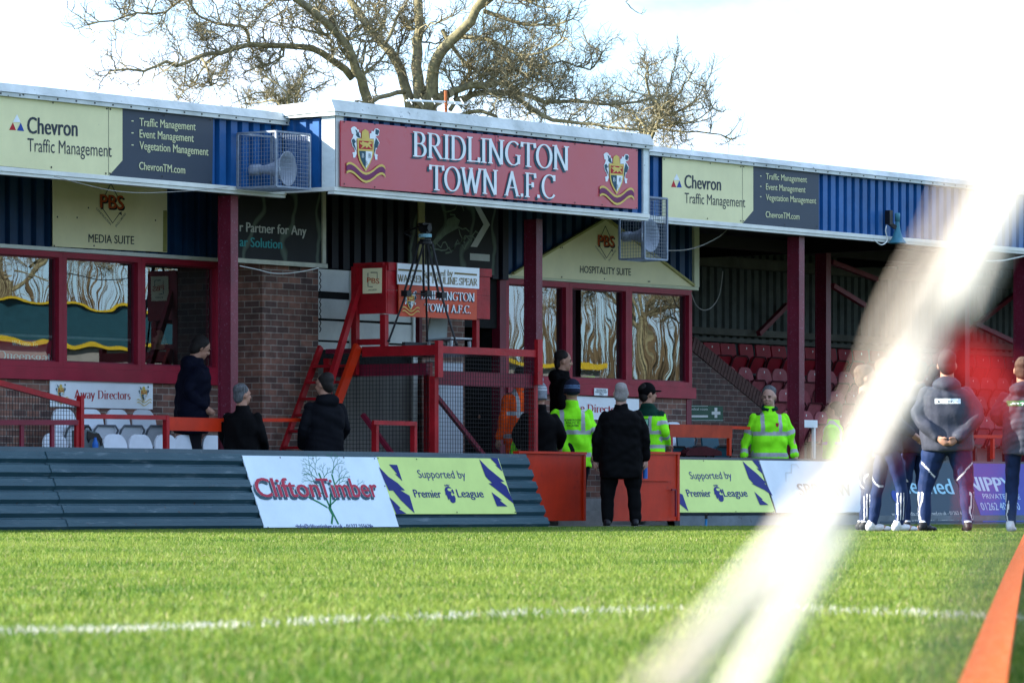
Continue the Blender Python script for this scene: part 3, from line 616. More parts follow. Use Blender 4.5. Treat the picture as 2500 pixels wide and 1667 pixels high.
screws(PM, [cA(420,1055),cA(565,1060),cA(648,988),cA(1142,1080),cA(690,1267),cA(397,1268)], t, .012, .006)
# gable shaped hospitality board
t = sign('suite_sign', PM, [(1251,668),(1477.5,534),(1692,697),(1691,699.5),(1251,673)], 'gable shaped cream board naming the hospitality suite', 'sign', m_cream2, .03)
m = MB(); put_text(m, PM, 'HOSPITALITY SUITE', cC(1253,1405), cC(1628,1426), 17, .004, .012); m.build('lettering', ik['dark'], t)
pbs(PM, cC, t, 1440, 1180, 108, 118)
m = MB(); mm_ = M('cream_gable_edge', (.42,.38,.14), .5)
m.bar(PM.w(*PM.hit(1251,668),.01), PM.w(*PM.hit(1477.5,533),.01), .05, .03, (0,0,1)); m.bar(PM.w(*PM.hit(1477.5,533),.01), PM.w(*PM.hit(1692,697),.01), .05, .03, (0,0,1)); m.build('gable_edge', mm_, t)
screws(PM, [cC(1110,1220),cC(1122,1220),cC(1118,1437),cC(1535,1220),cC(1432,1450),cC(1755,1470),cC(1765,1470)], t, .012, .006)
# dark banners under the gantry, printed with faint machine shapes
def banner_mat():
    m = M('dark_printed_banner', (.016,.018,.021), .5, .25, 1.2, spec=.12); tt = m.node_tree; n = tt.nodes; l = tt.links.new; b = n['Principled BSDF']
    src = b.inputs['Base Color'].links[0].from_socket
    g = n.new('ShaderNodeTexCoord'); wv = n.new('ShaderNodeTexWave'); wv.inputs['Scale'].default_value = .55; wv.inputs['Distortion'].default_value = 9; wv.inputs['Detail'].default_value = 2.5; wv.inputs['Detail Scale'].default_value = 1.6
    l(g.outputs['Object'], wv.inputs['Vector']); r = n.new('ShaderNodeValToRGB'); r.color_ramp.elements[0].position = .9; r.color_ramp.elements[1].position = 1.0; r.color_ramp.elements[1].color = (.5,.5,.5,1); l(wv.outputs['Fac'], r.inputs[0])
    x = n.new('ShaderNodeMix'); x.data_type = 'RGBA'; x.inputs[7].default_value = (.16,.22,.17,1); l(r.outputs[0], x.inputs[0]); l(src, x.inputs[6]); l(x.outputs[2], b.inputs['Base Color'])
    return m
m_ban = banner_mat()
PB1 = Plane((0, YP-.12, 0))
t = sign('printed_banner', PB1, [(540,430),(791,452),(791,643),(540,627)], 'dark printed banner with white wording above the brick pier', 'banner', m_ban, .03)
m = MB(); put_text(m, PB1, 'r Partner for Any', cB(256,1101), cB(745,1132), 23, .004, .028); m.build('pale_lettering', ik['silver'], t)
m = MB(); put_text(m, PB1, 'ar Solution', cB(256,1210), cB(567,1229), 23, .004, .028); m.build('turquoise_lettering', ik['tealtxt'], t)
m = MB(); a0, b0 = PB1.hit(540,627); a1, b1 = PB1.hit(791.5,643.5); t1 = PB1.hit(791,440)[1]
m.box(a0, a1+.05, PB1.O.y-.015, PB1.O.y+.03, b1-.055, b1-.003); m.box(a1-.055, a1+.01, PB1.O.y-.02, PB1.O.y-.002, b1, t1); m.build('frame', M('cream_frame', (.52,.52,.42), .5), t)
PB2 = Plane((0, 35.85, 0))
t = sign('printed_banner', PB2, [(1000,470),(1212,490),(1212,672),(1000,655)], 'dark printed banner with a large pale arrow mark behind the tripod', 'banner', m_ban, .03)
m = MB(); flatpoly(m, PB2, [cC(462,890),cC(505,897),cC(590,1052),cC(495,1217),cC(447,1213),cC(543,1050)], .004); flatpoly(m, PB2, [cC(443,1262),cC(588,1272),cC(588,1322),cC(443,1312)], .004); m.build('arrow_mark', ik['silver'], t)
m = MB(); x0 = PB2.hit(*cC(57,900))[0]; x1 = PB2.hit(*cC(103,900))[0]; m.box(x0, x1, PB2.O.y-.02, PB2.O.y-.003, PB2.hit(*cC(80,1400))[1], PB2.hit(*cC(80,850))[1]); m.build('edge_strip', M('cream_strip', (.42,.38,.2), .5), t)
m = MB()
for k in range(9):
    a = [(150+random.randint(-30,240), 900+random.randint(0,400))]
    for j in range(6): a.append((a[-1][0]+random.randint(5,40), a[-1][1]+random.randint(-50,60)))
    stroke(m, PB2, [cC(*p) for p in a], .02, .003)
flatpoly(m, PB2, [cC(165,1180),cC(250,1080),cC(280,1010),cC(330,990),cC(370,1020),cC(350,1080),cC(260,1130),cC(190,1200)], .0034)
m.build('printed_machine_shape', M('grey_green_print', (.10,.15,.11), .4, .4, 14), t)
# away / home directors boards
PD = Plane((0, YB-.02, 0))
def c6(x, y): return (x/5.6, 900+y/5.6)
m_wb = pan('white_board', (.80,.85,.88), .35)
t = sign('directors_board', PD, [c6(687,155),c6(2090,198),c6(2088,553),c6(685,520)], 'white board for away directors above the white seats', 'sign', m_wb)
m = MB(); put_text(m, PD, 'Away Directors', c6(1010,402), c6(1780,420), 20.5, .004, serif=True); m.build('lettering', ik['red'], t)
crest(PD, boxpx(PD, *(c6(728,0)[0], c6(925,0)[0], c6(0,202)[1], c6(0,478)[1])), t, plain=True); crest(PD, boxpx(PD, c6(1860,0)[0], c6(2062,0)[0], c6(0,232)[1], c6(0,505)[1]), t, plain=True)
t = sign('directors_board', PD, [(1400,966),(1560,974),(1560,1028),(1400,1022)], 'white board for home directors mostly hidden behind the man in black', 'sign', m_wb)
m = MB(); put_text(m, PD, 'Home Directors', (1380,1003), (1518,1009), 19, .004, serif=True); m.build('lettering', ik['red'], t)
PS = Plane((0, YB-.075, 0))
t = sign('notice', PS, [(1451,947),(1484,948.5),(1484,966),(1451,965)], 'small white seating notice on the crimson sill of the hospitality windows', 'notice', m_wb, .006)
m = MB()
for s, y, a, b in (('SEATING FOR', 954, 1456, 1479), ('HOSPITALITY GUEST', 959, 1453, 1482), ('ONLY', 964, 1463, 1473)): put_text(m, PS, s, (a, y-.6), (b, y+.2), 4, .003, .01)
m.build('lettering', ik['dark'], t)
# green medical sign on the dark brick side wall
PW = Plane((0, Yw-.02, 0))
def cE(x, y): return (1640+x/6.03, 860+y/6.03)
t = sign('medical_sign', PW, [cE(200,765),cE(755,795),cE(755,1012),cE(200,1000)], 'green medical room sign with a pale cross on the dark brick wall', 'sign', pan('green_sign', (.005,.055,.03), .35))
m = MB(); put_text(m, PW, 'medical room', cE(245,848), cE(525,852), 5.5, .004, .01)
for (a, b, c_, d_) in ((290,530,925,955),(290,530,788,794),(290,755,998,1004),(585,712,870,915),(627,667,815,868),(627,667,917,962)): flatpoly(m, PW, [cE(a,d_), cE(b,d_), cE(b,c_), cE(a,c_)], .004)
m.build('lettering', ik['silver'], t)
# ================================================================= pitch-side wall (leaning ribbed sheet) with its boards
YT, Y0 = 33.15, 32.80
zT = (ZZ(0,1099,YT)+ZZ(1200,1107,YT))/2
PWL = Plane((0, Y0, 0), (1,0,0), (0, YT-Y0, zT)); HW = math.hypot(YT-Y0, zT)
xe = PWL.hit(1278,1112)[0]; xr0 = PWL.hit(1662,1130)[0]-.55
m_teal = spots(spots(M('faded_blue_sheet_paint', (.018,.066,.092), .42, .25, 1.3, rgb2=(.036,.085,.105), stretch=(.5,1,3)), (.13,.18,.21), .57, 5, .7, (.5,1,4), .14), (.05,.02,.012), .66, 8, .85)
def ribbed(x0, x1, mb, jag=0):
    prof = []; z = 0.0; n = 6; pit = (HW-.01)/n
    for k in range(n):
        for f, d in ((0,.0),(.20,.048),(.44,.050),(.47,.045),(.74,.048),(.92,.0)): prof.append(((k+f)*pit, d))
    prof.append((HW, 0))
    a = [PWL.w(x0, b, d) for b, d in prof]; c = [PWL.w(x1, b, d) for b, d in prof]; n = len(prof)
    mb.add(a+c, [(i, n+i, n+i+1, i+1) for i in range(n-1)])
wall_l = thing('pitch_wall', PWL.w(35, .4), 'low leaning pitch wall of faded blue ribbed sheet left of the red gate', 'wall')
xj = PWL.hit(140,1220)[0]
mb = MB(); ribbed(27, xj, mb); mb.build('ribbed_sheet', m_teal, wall_l); mb = MB()
PWL.O = PWL.O+PWL.n*.008; ribbed(xj-.02, xe, mb); PWL.O = PWL.O-PWL.n*.008; mb.build('ribbed_sheet', m_teal, wall_l)
mb = MB(); mb.prism([PWL.w(27,HW-.055,.042), PWL.w(27,HW+.006,.042), (27,YT+.06,zT+.012), (27,YT+.06,zT-.05)], (xe-27,0,0)); mb.build('top_cap', spots(M('cap_flashing', (.03,.06,.075), .4, .2, 3), (.10,.12,.13), .62, 8, .5), wall_l)
mb = MB(); mb.box(27, xe, YT+.065, YT+.1, .35, zT+.022); mb.build('backing_rail', mt['maroon'], wall_l)
wall_r = thing('pitch_wall', PWL.w(52, .4), 'low leaning pitch wall right of the red gate behind the players', 'wall')
mb = MB(); mb.prism([PWL.w(xr0,HW-.055,.03), PWL.w(xr0,HW+.004,.03), (xr0,YT+.06,zT+.012), (xr0,YT+.06,zT-.05)], (XR-xr0,0,0)); mb.build('top_cap', M('cap_flashing_dark', (.02,.028,.03), .4, .2, 3), wall_r)
mb = MB(); mb.prism([PWL.w(xr0,.0,-.02), PWL.w(xr0,HW-.06,-.02), PWL.w(xr0,HW-.06,-.12), PWL.w(xr0,0,-.12)], (XR-xr0,0,0)); mb.prism([PWL.w(xr0,.20,.018), PWL.w(xr0,.165,.03), PWL.w(xr0,.165,-.02), PWL.w(xr0,.2,-.02)], (XR-xr0,0,0)); mb.build('backing_sheet', spots(M('grey_blue_sheet', (.09,.12,.14), .6, .2, 2), (.03,.04,.04), .6, 4, .6), wall_r)
mb = MB(); mb.box(xr0, XR, Y0-.04, Y0+.16, 0, .135); mb.build('kerb', spots(M('grey_blue_kerb', (.13,.16,.18), .8, .25, 3, .2), (.05,.05,.045), .62, 6, .7), wall_r)
# ---- boards on the leaning wall
def cF(x, y): return (560+x/2.8, 1090+y/2.8)
PWB = Plane(PWL.O+PWL.n*.060, PWL.ex, PWL.ez)
def boardpx(x0t, x1t, yt, yb):     # board between top px and a bottom px: rectangle in the plane
    a0, b1 = PWB.hit(x0t, yt); a1, _ = PWB.hit(x1t, yt); b0 = PWB.hit(x0t, yb)[1]; return a0, a1, b0, b1
def rect(name, a0, a1, b0, b1, label, cat, mat_, group=None, pl=PWB, th=.012):
    t = thing(name, pl.w((a0+a1)/2, (b0+b1)/2), label, cat, group); m = MB(); m.prism([pl.w(a0,b0),pl.w(a1,b0),pl.w(a1,b1),pl.w(a0,b1)], pl.n*-th); m.build('board', mat_, t); return t
ct = [PWB.hit(*cF(*p)) for p in ((74,60),(995,72),(1183,583),(262,583))]
m_timber = pan('pale_blue_white_board', (.64,.75,.82), .3, (.36,.42,.46), .72, 9)
t = rect('advertising_board', (ct[0][0]+ct[3][0])/2, (ct[1][0]+ct[2][0])/2, .004, (ct[0][1]+ct[1][1])/2, 'pale blue timber company board with a green tree on the pitch wall', 'advertising board', m_timber)
# green printed tree
m = MB()
for pl_, w_ in (([(698,528),(705,470),(680,420),(690,395)],.03), ([(745,530),(715,470),(690,420),(690,395)],.03), ([(685,410),(650,330),(640,250),(610,180)],.028), ([(690,405),(690,330),(720,260),(700,190)],.026), ([(670,415),(610,380),(570,360),(540,345)],.022), ([(690,400),(730,360),(760,320),(800,330)],.016)):
    stroke(m, PWB, [cF(*p) for p in pl_], w_, .0025)
rn = random.Random(3)
def twig(x, y, a, l, w_, dep):
    x2, y2 = x+math.cos(a)*l, y-math.sin(a)*l; stroke(m, PWB, [cF(x,y), cF(x2,y2)], w_, .002+dep*.0002)
    if dep < 4:
        for s_ in (-1, 1): twig(x2, y2, a+s_*rn.uniform(.25,.6), l*rn.uniform(.62,.9), w_*.7, dep+1)
for x, y, a in ((600,200,1.9),(640,250,1.4),(650,330,2.6),(700,190,1.3),(720,260,.9),(545,345,2.7),(800,330,.4),(610,270,2.4),(690,300,.5),(600,220,2.5)): twig(x, y, a, 45, .011, 0)
m.build('printed_tree', ik['green'], t)
mm1, mm2, mm3 = MB(), MB(), MB()
for s, l, r, cap, off in (('Clifton',(195,345),(625,345),46,.03), ('Timber',(625,348),(1022,345),46,.022)):
    put_text(mm1, PWB, s, cF(*l), cF(*r), cap, .010, off); put_text(mm2, PWB, s, cF(*l), cF(*r), cap, .006, off+.012, 0, -.03, -.03); put_text(mm3, PWB, s, cF(*l), cF(*r), cap, .008, off+.014)
mm2.build('lettering_shadow', ik['teal'], t); mm3.build('lettering_outline', ik['white'], t); mm1.build('lettering', ink('crimson_ink', (.40,.03,.06)), t)
m = MB(); put_text(m, PWB, '•Info@cliftontimber.co.uk - 01377 255628•', cF(455,556), cF(985,556), 9.5, .004, .014); m.build('contact_line', ik['navy'], t)
screws(PWB, [cF(*p) for p in ((84,70),(345,75),(570,80),(780,75),(262,552),(1165,550),(150,270),(1060,270),(990,82))], t, .01, .006)
# league boards
m_lime = pan('pale_lime_board', (.56,.70,.20), .3, (.40,.52,.12), .70, 5)
def league(pts, sup, prm, lea, lion, zig, label, q, cap1, cap2, clip=None):
    ct = [PWB.hit(*q(*p)) for p in pts]
    a0 = (ct[0][0]+ct[3][0])/2; a1 = (ct[1][0]+ct[2][0])/2; b1 = (ct[0][1]+ct[1][1])/2; b0 = (ct[2][1]+ct[3][1])/2
    if clip is not None: a0 = clip
    t = rect('advertising_board', a0, a1, b0, b1, label, 'advertising board', m_lime)
    m = MB(); put_text(m, PWB, 'Supported by', q(*sup[0]), q(*sup[1]), cap1, .004, -.006); put_text(m, PWB, 'Premier', q(*prm[0]), q(*prm[1]), cap2, .004, .022); put_text(m, PWB, 'League', q(*lea[0]), q(*lea[1]), cap2, .004, .022); m.build('lettering', ik['navy'], t)
    m = MB(); x0, x1, y0, y1 = lion
    LX = lambda p: (x0+(x1-x0)*p[0], y0+(y1-y0)*p[1])
    head = [(.10,.16),(.30,.13),(.48,.16),(.62,.24),(.50,.22),(.30,.22),(.24,.28),(.36,.36),(.52,.38),(.62,.44),(.55,.50),(.60,.58),(.72,.62),(.80,.56),(.88,.64),(.95,.76),(.93,.92),(.80,.98),(.62,.96),(.50,.88),(.44,.74),(.38,.84),(.28,.72),(.20,.58),(.10,.56),(.08,.40),(.02,.30)]
    flatpoly(m, PWB, [q(*LX(p)) for p in head], .004)
    flatpoly(m, PWB, [q(*LX(p)) for p in ((.04,.12),(.0,.02),(.12,.08),(.16,.0),(.22,.07),(.30,.0),(.32,.08),(.44,.03),(.38,.12),(.20,.10))], .0045)
    flatpoly(m, PWB, [q(*LX(p)) for p in ((.66,.26),(.76,.36),(.84,.50),(.74,.52),(.68,.44),(.56,.34))], .005)
    m.build('lion_head_emblem', ik['navy'], t)
    ikn = ink('deep_navy_ink', (.010,.018,.15))
    for i, z in enumerate(zig): m = MB(); flatpoly(m, PWB, [q(*p) for p in z], .0042); m.build('zigzag_shape', ikn, t)
    screws(PWB, [q(*(x, y)) for x, y in ((pts[0][0]+14,pts[0][1]+8),((pts[0][0]*2+pts[1][0])/3,pts[0][1]+14),(pts[1][0]-40,pts[1][1]+10),(pts[2][0]-16,pts[2][1]-8),((pts[2][0]+pts[3][0])/2,pts[2][1]-8))], t, .01, .006)
    return t
league([(1000,72),(1833,78),(1968,456),(1140,462)], [(1295,213),(1619,217)], [(1268,346),(1452,348)], [(1562,345),(1740,346)], (1468,1550,255,388),
  [[(1020,138),(1085,205),(1150,250),(1200,300),(1168,298),(1230,335),(1265,455),(1170,365),(1118,300),(1090,300),(1060,240)],
   [(1090,122),(1145,125),(1181,235),(1130,185),(1148,190)],
   [(1092,345),(1130,380),(1170,420),(1158,425),(1210,458),(1140,462)],
   [(1706,86),(1770,150),(1880,240),(1852,240),(1893,270),(1943,390),(1870,330),(1770,250),(1795,250),(1750,205)],
   [(1780,78),(1833,80),(1865,170),(1815,125),(1830,128)],
   [(1790,310),(1862,365),(1848,368),(1900,408),(1828,408)]],
  'pale lime league board next to the pale blue timber board', cF, 19, 19)
def cG(x, y): return (1650+x/5.004, 1110+y/5.004)
xg_r = P(1658,1233,33.2).x
league([(0,60),(1003,66),(1210,610+90),(250,700)], [(180,295),(690,292)], [(145,512),(437,512)], [(590,510),(880,508)], (455,590,358,578),
  [[(812,76),(880,140),(1000,240),(1105,345),(1078,348),(1125,395),(1180,500),(1080,430),(920,350),(945,352),(890,290)],
   [(925,64),(1003,66),(1065,240),(985,165),(1010,165)],
   [(955,448),(1060,545),(1045,548),(1130,612),(1025,612)], [(46,470),(80,485),(152,690),(46,600)]],
  'pale lime league board right of the red gate', cG, 17.5, 18, clip=xr0+.02)
ax = lambda x, y: PWB.hit(x, y)[0]
topb = PWB.hit(1900,1124)[1]; lowb = PWB.hit(1880,1250)[1]
sx0 = ax(1855,1130)+.012; sx1 = ax(2140,1250)
t = rect('advertising_board', sx0, sx1, lowb, topb, 'white law firm board with grey block lettering', 'advertising board', pan('white_ad_board', (.62,.68,.72), .3))
m = MB(); put_text(m, PWB, 'SBP LAW', cG(1520,498), cG(2160,500), 29, .004, .05); 
m.build('lettering', ink('grey_block_ink', (.20,.18,.19)), t)
m = MB(); 
for p in ([(1410,230),(1410,118),(1470,118),(1505,165)], [(1345,330),(1340,218),(1410,218)], [(1620,525),(1700,610),(1705,718),(1640,716)], [(1640,716),(1700,640)]): stroke(m, PWB, [cG(*q) for q in p], .012, .004)
m.build('outline_emblem', ik['silver'], t)
def cH(x, y): return (2030+x/5.004, 1100+y/5.004)
hx1 = ax(*cH(1720,500))
t = rect('advertising_board', sx1+.01, hx1, .02, topb, 'dark petrol blue marketing board behind the players', 'advertising board', pan('petrol_board', (.006,.034,.058), .3))
m = MB(); put_text(m, PWB, 'helmed', cH(880,520), cH(1500,530), 38, .004, .03); m.build('lettering', ink('sky_blue_ink', (.30,.55,.66)), t)
m = MB(); put_text(m, PWB, 'www.helmedia.co.uk  helmed.co.uk - 01262 606991', cH(740,795), cH(1700,780), 9, .004, .012); put_text(m, PWB, 'MARKETING - MEDIA - WEBSITES - DESIGN', cH(800,866), cH(1700,842), 9, .004, .02); m.build('contact_lines', ik['silver'], t)
m = MB(); 
for cx_, cy_, r_ in ((780,560,.09),(860,540,.13)):
    a, b = PWB.hit(*cH(cx_, cy_)); m.add([PWB.w(a+r_*math.cos(k*.3), b+r_*math.sin(k*.3), .003+r_*.01) for k in range(21)], [tuple(range(21))])
m.build('round_emblem', ik['blue'], t)
def gradboard():
    m, tt, b = nodes('blue_to_magenta_board'); n = tt.nodes; l = tt.links.new; g = n.new('ShaderNodeTexCoord'); s = n.new('ShaderNodeSeparateXYZ'); l(g.outputs['Object'], s.inputs[0])
    ad = n.new('ShaderNodeMath'); ad.operation = 'MULTIPLY_ADD'; ad.inputs[1].default_value = .9; l(s.outputs[2], ad.inputs[0]); l(s.outputs[0], ad.inputs[2])
    r = n.new('ShaderNodeValToRGB'); e = r.color_ramp.elements; e[0].position = .0; e[0].color = (.012,.06,.32,1); e[1].position = 1; e[1].color = (.16,.025,.28,1)
    mr = n.new('ShaderNodeMapRange'); mr.inputs['From Min'].default_value = -1.25; mr.inputs['From Max'].default_value = 3.4; l(ad.outputs[0], mr.inputs['Value']); l(mr.outputs[0], r.inputs[0]); l(r.outputs[0], b.inputs['Base Color']); b.inputs['Roughness'].default_value = .5; b.inputs['Specular IOR Level'].default_value = .2
    return m
t = rect('advertising_board', hx1+.01, hx1+3.2, .02, topb, 'blue to magenta private hire board at the right edge', 'advertising board', gradboard())
m = MB(); put_text(m, PWB, 'NIPPY', cH(1690,488), cH(2230,500), 34, .004, .05); put_text(m, PWB, 'PRIVATE HIRE', cH(1855,585), cH(2310,592), 12, .004, .0); put_text(m, PWB, '01262 400160', cH(1840,725), cH(2310,722), 18, .004, -.008); m.build('lettering', ink('ice_blue_ink', (.42,.60,.72)), t)
# ================================================================= red gate leaves
PGt = Plane((0, 33.2, 0))
zt = ZZ(1350,1108,33.2); zb_ = ZZ(1350,1278,33.2)
for (xa, xb, label) in ((1262,1428,'red painted gate leaf standing left of the gateway, plain'), (1490,1657,'red painted gate leaf right of the gateway with an extra square panel')):
    yg = 33.2 if xa < 1400 else 32.62; zt = ZZ(1350 if xa < 1400 else 1580,1108,yg); zb_ = ZZ(1350 if xa < 1400 else 1580,1277,yg)
    a, b = XX(xa,yg), XX(xb,yg); g = thing('gate_leaf', ((a+b)/2,yg,zb_), label, 'gate')
    m = MB(); m.box(a, b, yg, yg+.045, zb_+.03, zt); m.build('panel', mt['orange_red'], g)
    m = MB(); m.box(b-.045, b+.002, yg-.015, yg-.002, zb_+.03, zt); m.box(a, b, yg-.03, yg+.06, zt+.002, zt+.03); m.build('edge_strip', mt['orange_red'], g)
    if xa > 1400:
        m = MB(); m.box(XX(1530,yg), XX(1632,yg), yg-.022, yg-.003, ZZ(1600,1174,yg), ZZ(1600,1114,yg)); m.build('square_panel', mt['orange_red'], g)
        m = MB(); x = XX(1648,yg-.03); m.bar((x,yg-.04,ZZ(1645,1260,yg-.03)), (x,yg-.04,ZZ(1645,1195,yg-.03)), .02, .02); m.bar((x,yg-.04,ZZ(1645,1195,yg-.03)), (x-.09,yg-.04,ZZ(1645,1195,yg-.03)), .02, .02); m.build('bolt', mt['maroon'], g)
# ================================================================= camera platform of red timber
def cK(x, y): return (760+x/3.0155, 600+y/3.0155)
Yf, Yr_, Xl = 33.42, 35.15, 43.72
Xr = XX(1318, Yf); zd = ZZ(1076, 844, Yf)
plat = thing('camera_platform', ((Xl+Xr)/2, 34.3, .35), 'red timber camera platform on posts with a boarded box and a steep ladder', 'platform')
def part(nm, mat_, *boxes):
    m = MB()
    for b in boxes: m.box(*b)
    return m.build(nm, mat_, plat)
R = mt['red']
part('deck', mt['maroon'], (Xl+.02, Xr-.02, Yf+.04, Yr_, zd-.06, zd-.005))
part('edge_beam', R, (Xl, Xr, Yf, Yf+.035, zd-.085, zd)); part('edge_beam', R, (Xl-.036, Xl-.002, Yf, Yr_-.6, zd-.11, zd+.01))
part('rear_plank', M('weathered_plank', (.07,.075,.08), .8, .3, 6, stretch=(.4,1,3)), (Xl+1.0, Xr+.05, 34.7, 34.75, zd, zd+.1))
part('cross_beam', mt['maroon'], (Xl+.06, Xr-.06, Yf+.05, Yf+.09, zd-.46, zd-.29)); part('cross_beam', mt['maroon'], (Xl+.02, Xl+.06, Yf+.2, Yr_, zd-.34, zd-.2))
def cpost(nm, x, y, z0, z1, s=.075, m=None): return part(nm, m or R, (x, x+s, y, y+s*1.1, z0, z1))
cpost('post', Xl-.03, Yf+.04, .35, zd-.36); cpost('post', Xr-.06, Yf+.04, .35, zd-.3); 
part('post', R, (Xl-.045, Xl+.05, Yf-.022, Yf+.03, zd-.37, zd+.06)); part('post', R, (Xr-.07, Xr+.03, Yf-.022, Yf+.03, zd-.42, zd+.13))
cpost('post', Xl-.02, Yr_-.08, .35, zd-.12); cpost('post', Xr-.06, Yr_-.08, .35, zd-.12)
# rear box
Yb0, Yb1 = 34.19, 34.62
zt0 = ZZ(944,640,Yb0); zt1 = ZZ(944,767,Yb0)
part('box_panel', R, (Xl, Xr+.02, Yb0, Yb0+.03, zt1+.005, zt1+(zt0-zt1)*.47)); part('box_panel', R, (Xl, Xr+.02, Yb0, Yb0+.03, zt1+(zt0-zt1)*.475, zt0-.10)); part('box_panel', R, (Xl, Xr+.04, Yb0-.015, Yb0+.03, zt0-.095, zt0))
part('box_side', R, (Xl-.03, Xl-.002, Yb0+.002, Yb1, zt1+.01, zt0-.04)); part('box_cap', R, (Xl-.05, Xl+.02, Yb0+.035, Yb1+.05, zt0-.038, zt0-.0))
cpost('box_post', Xl-.06, Yb1, ZZ(878,915,Yb1), zt0-.04, .07); cpost('box_post', Xl-.005, Yb0+.035, zd, zt1, .07); cpost('box_post', XX(1169,Yb0), Yb0+.035, zd, zt1, .06); cpost('box_post', XX(1024,35.0), 35.0, zd, 3.0, .055, mt['maroon'])
part('cross_beam', R, (Xl-.03, Xl+.03, Yb0+.1, Yb1, zd+.03, zd+.1))
# ladder
def lad(Y, z): 
    f = (z-.35)/(zd-.35); return (42.62+f*(Xl-.06-42.62), Y, z)
for Y, s_, dd_ in ((35.17,.04,.075),(34.60,.05,.12)):
    m = MB(); m.bar(lad(Y,.36), lad(Y,zd+.02), s_, dd_, (-1,0,.5)); m.build('ladder_stringer', mt['orange_red'] if Y < 35 else R, plat)
for y in (895,935,975,1015,1054,1094):
    z = ZZ(770, y, 35.17); m = MB(); p = lad(34.64, z); m.box(p[0]-.06, p[0]+.05, 34.635, 35.14, z-.016, z+.016); m.build('ladder_rung', R, plat)
m = MB(); p = P(877,696,34.6); q = P(800,955,34.6); m.bar(p, q, .06, .075, (-1,0,.5)); m.build('handrail', R, plat)
# braces and wire mesh
m = MB(); m.bar((Xl-.02,34.55,1.35), (Xl-.02,33.75,.5), .05, .05); m.build('brace', mt['maroon'], plat)
m = MB(); m.bar((Xl+.05,Yf+.12,zd-.55), (Xr-.35,Yf+.12,.4), .05, .05); m.build('brace', mt['maroon'], plat)
m = MB(); x = Xl+.05
while x < Xr-.06: m.box(x-.002, x+.002, Yf+.022, Yf+.026, .36, zd-.1); x += .05
z = .4
while z < zd-.1: m.box(Xl+.04, Xr-.06, Yf+.027, Yf+.031, z-.002, z+.002); z += .05
y = Yf+.14
while y < Yr_-.1: m.box(Xl-.004, Xl, y-.002, y+.002, .36, zd-.12); y += .05
z = .4
while z < zd-.12: m.box(Xl+.001, Xl+.005, Yf+.13, Yr_-.1, z-.002, z+.002); z += .05
m.build('wire_mesh', mt['black'], plat)
# boards fixed to the platform
PV = Plane((0, Yb0-.03, 0))
def cL(x, y): return (930+x/8.711, 640+y/8.711)
t = sign('sponsor_board', PV, [cL(340,20),cL(2078,132),cL(2072,568),cL(340,468)], 'white sponsor board with serif lettering fixed on the camera platform', 'sign', m_wb, .012, .012)
PV2 = Plane((0, Yb0-.046, 0))
m = MB()
for s, l, r, cap in (('Sponsored by', (880,300), (1530,290), 14), ('WARREN & PAULINE SPEAR', (350,413), (2050,502), 17.5)): put_text(m, PV2, s, cL(*l), cL(*r), cap, .002, serif=True)
for a, b in (((365,160),(868,190)), ((1565,235),(2040,270))): stroke(m, PV2, [cL(*a), cL(*b)], .022, .002)
m.build('lettering', ik['brown'], t)
t = sign('club_board', PV, [cL(378,478),cL(2040,570),cL(2035,1228),cL(378,1150)], 'orange red club name board with crest under the white sponsor board', 'sign', spots(M('orange_red_board', (.50,.06,.02), .4, .1, 2), (.42,.02,.012), .6, 2, .7, soft=.12), .012, .002)
PV3 = Plane((0, Yb0-.036, 0)); m = MB(); m2 = MB()
for s, l, r, cap in (('BRIDLINGTON', (850,775), (1985,838), 20.5), ('TOWN A.F.C.', (925,1040), (1900,1090), 19)):
    put_text(m, PV3, s, cL(*l), cL(*r), cap, .006, serif=True); put_text(m2, PV3, s, cL(*l), cL(*r), cap, .002, serif=True, da=-.012, db=-.01)
m2.build('lettering_shadow', ik['teal'], t); m.build('lettering', ik['white'], t)
crest(PV3, boxpx(PV3, cL(440,0)[0], cL(805,0)[0], cL(0,610)[1], cL(0,1125)[1]), t, plain=True)
# small emblem board on the side of the box (faces -X)
PSd = Plane((Xl-.034, 0, 0), (0,-1,0), (0,0,1))
t = sign('emblem_board', PSd, [cK(380,168),cK(520,163),cK(518,348),cK(380,353)], 'small cream emblem board on the side of the red platform box', 'sign', m_cream2, .006, .004)
m = MB(); put_text(m, PSd, 'PBS', cK(415,270), cK(505,280), 12, .010, .02); m.build('emblem_letters', ik['orange'], t)
m = MB(); stroke(m, PSd, [cK(420,200), cK(420,300), cK(455,302)], .01, .008); stroke(m, PSd, [cK(440,197), cK(488,197), cK(488,240)], .01, .008); put_text(m, PSd, '(N.E.) LIMITED', cK(425,330), cK(485,328), 3, .008, .01); m.build('emblem_lines', ik['dark'], t)
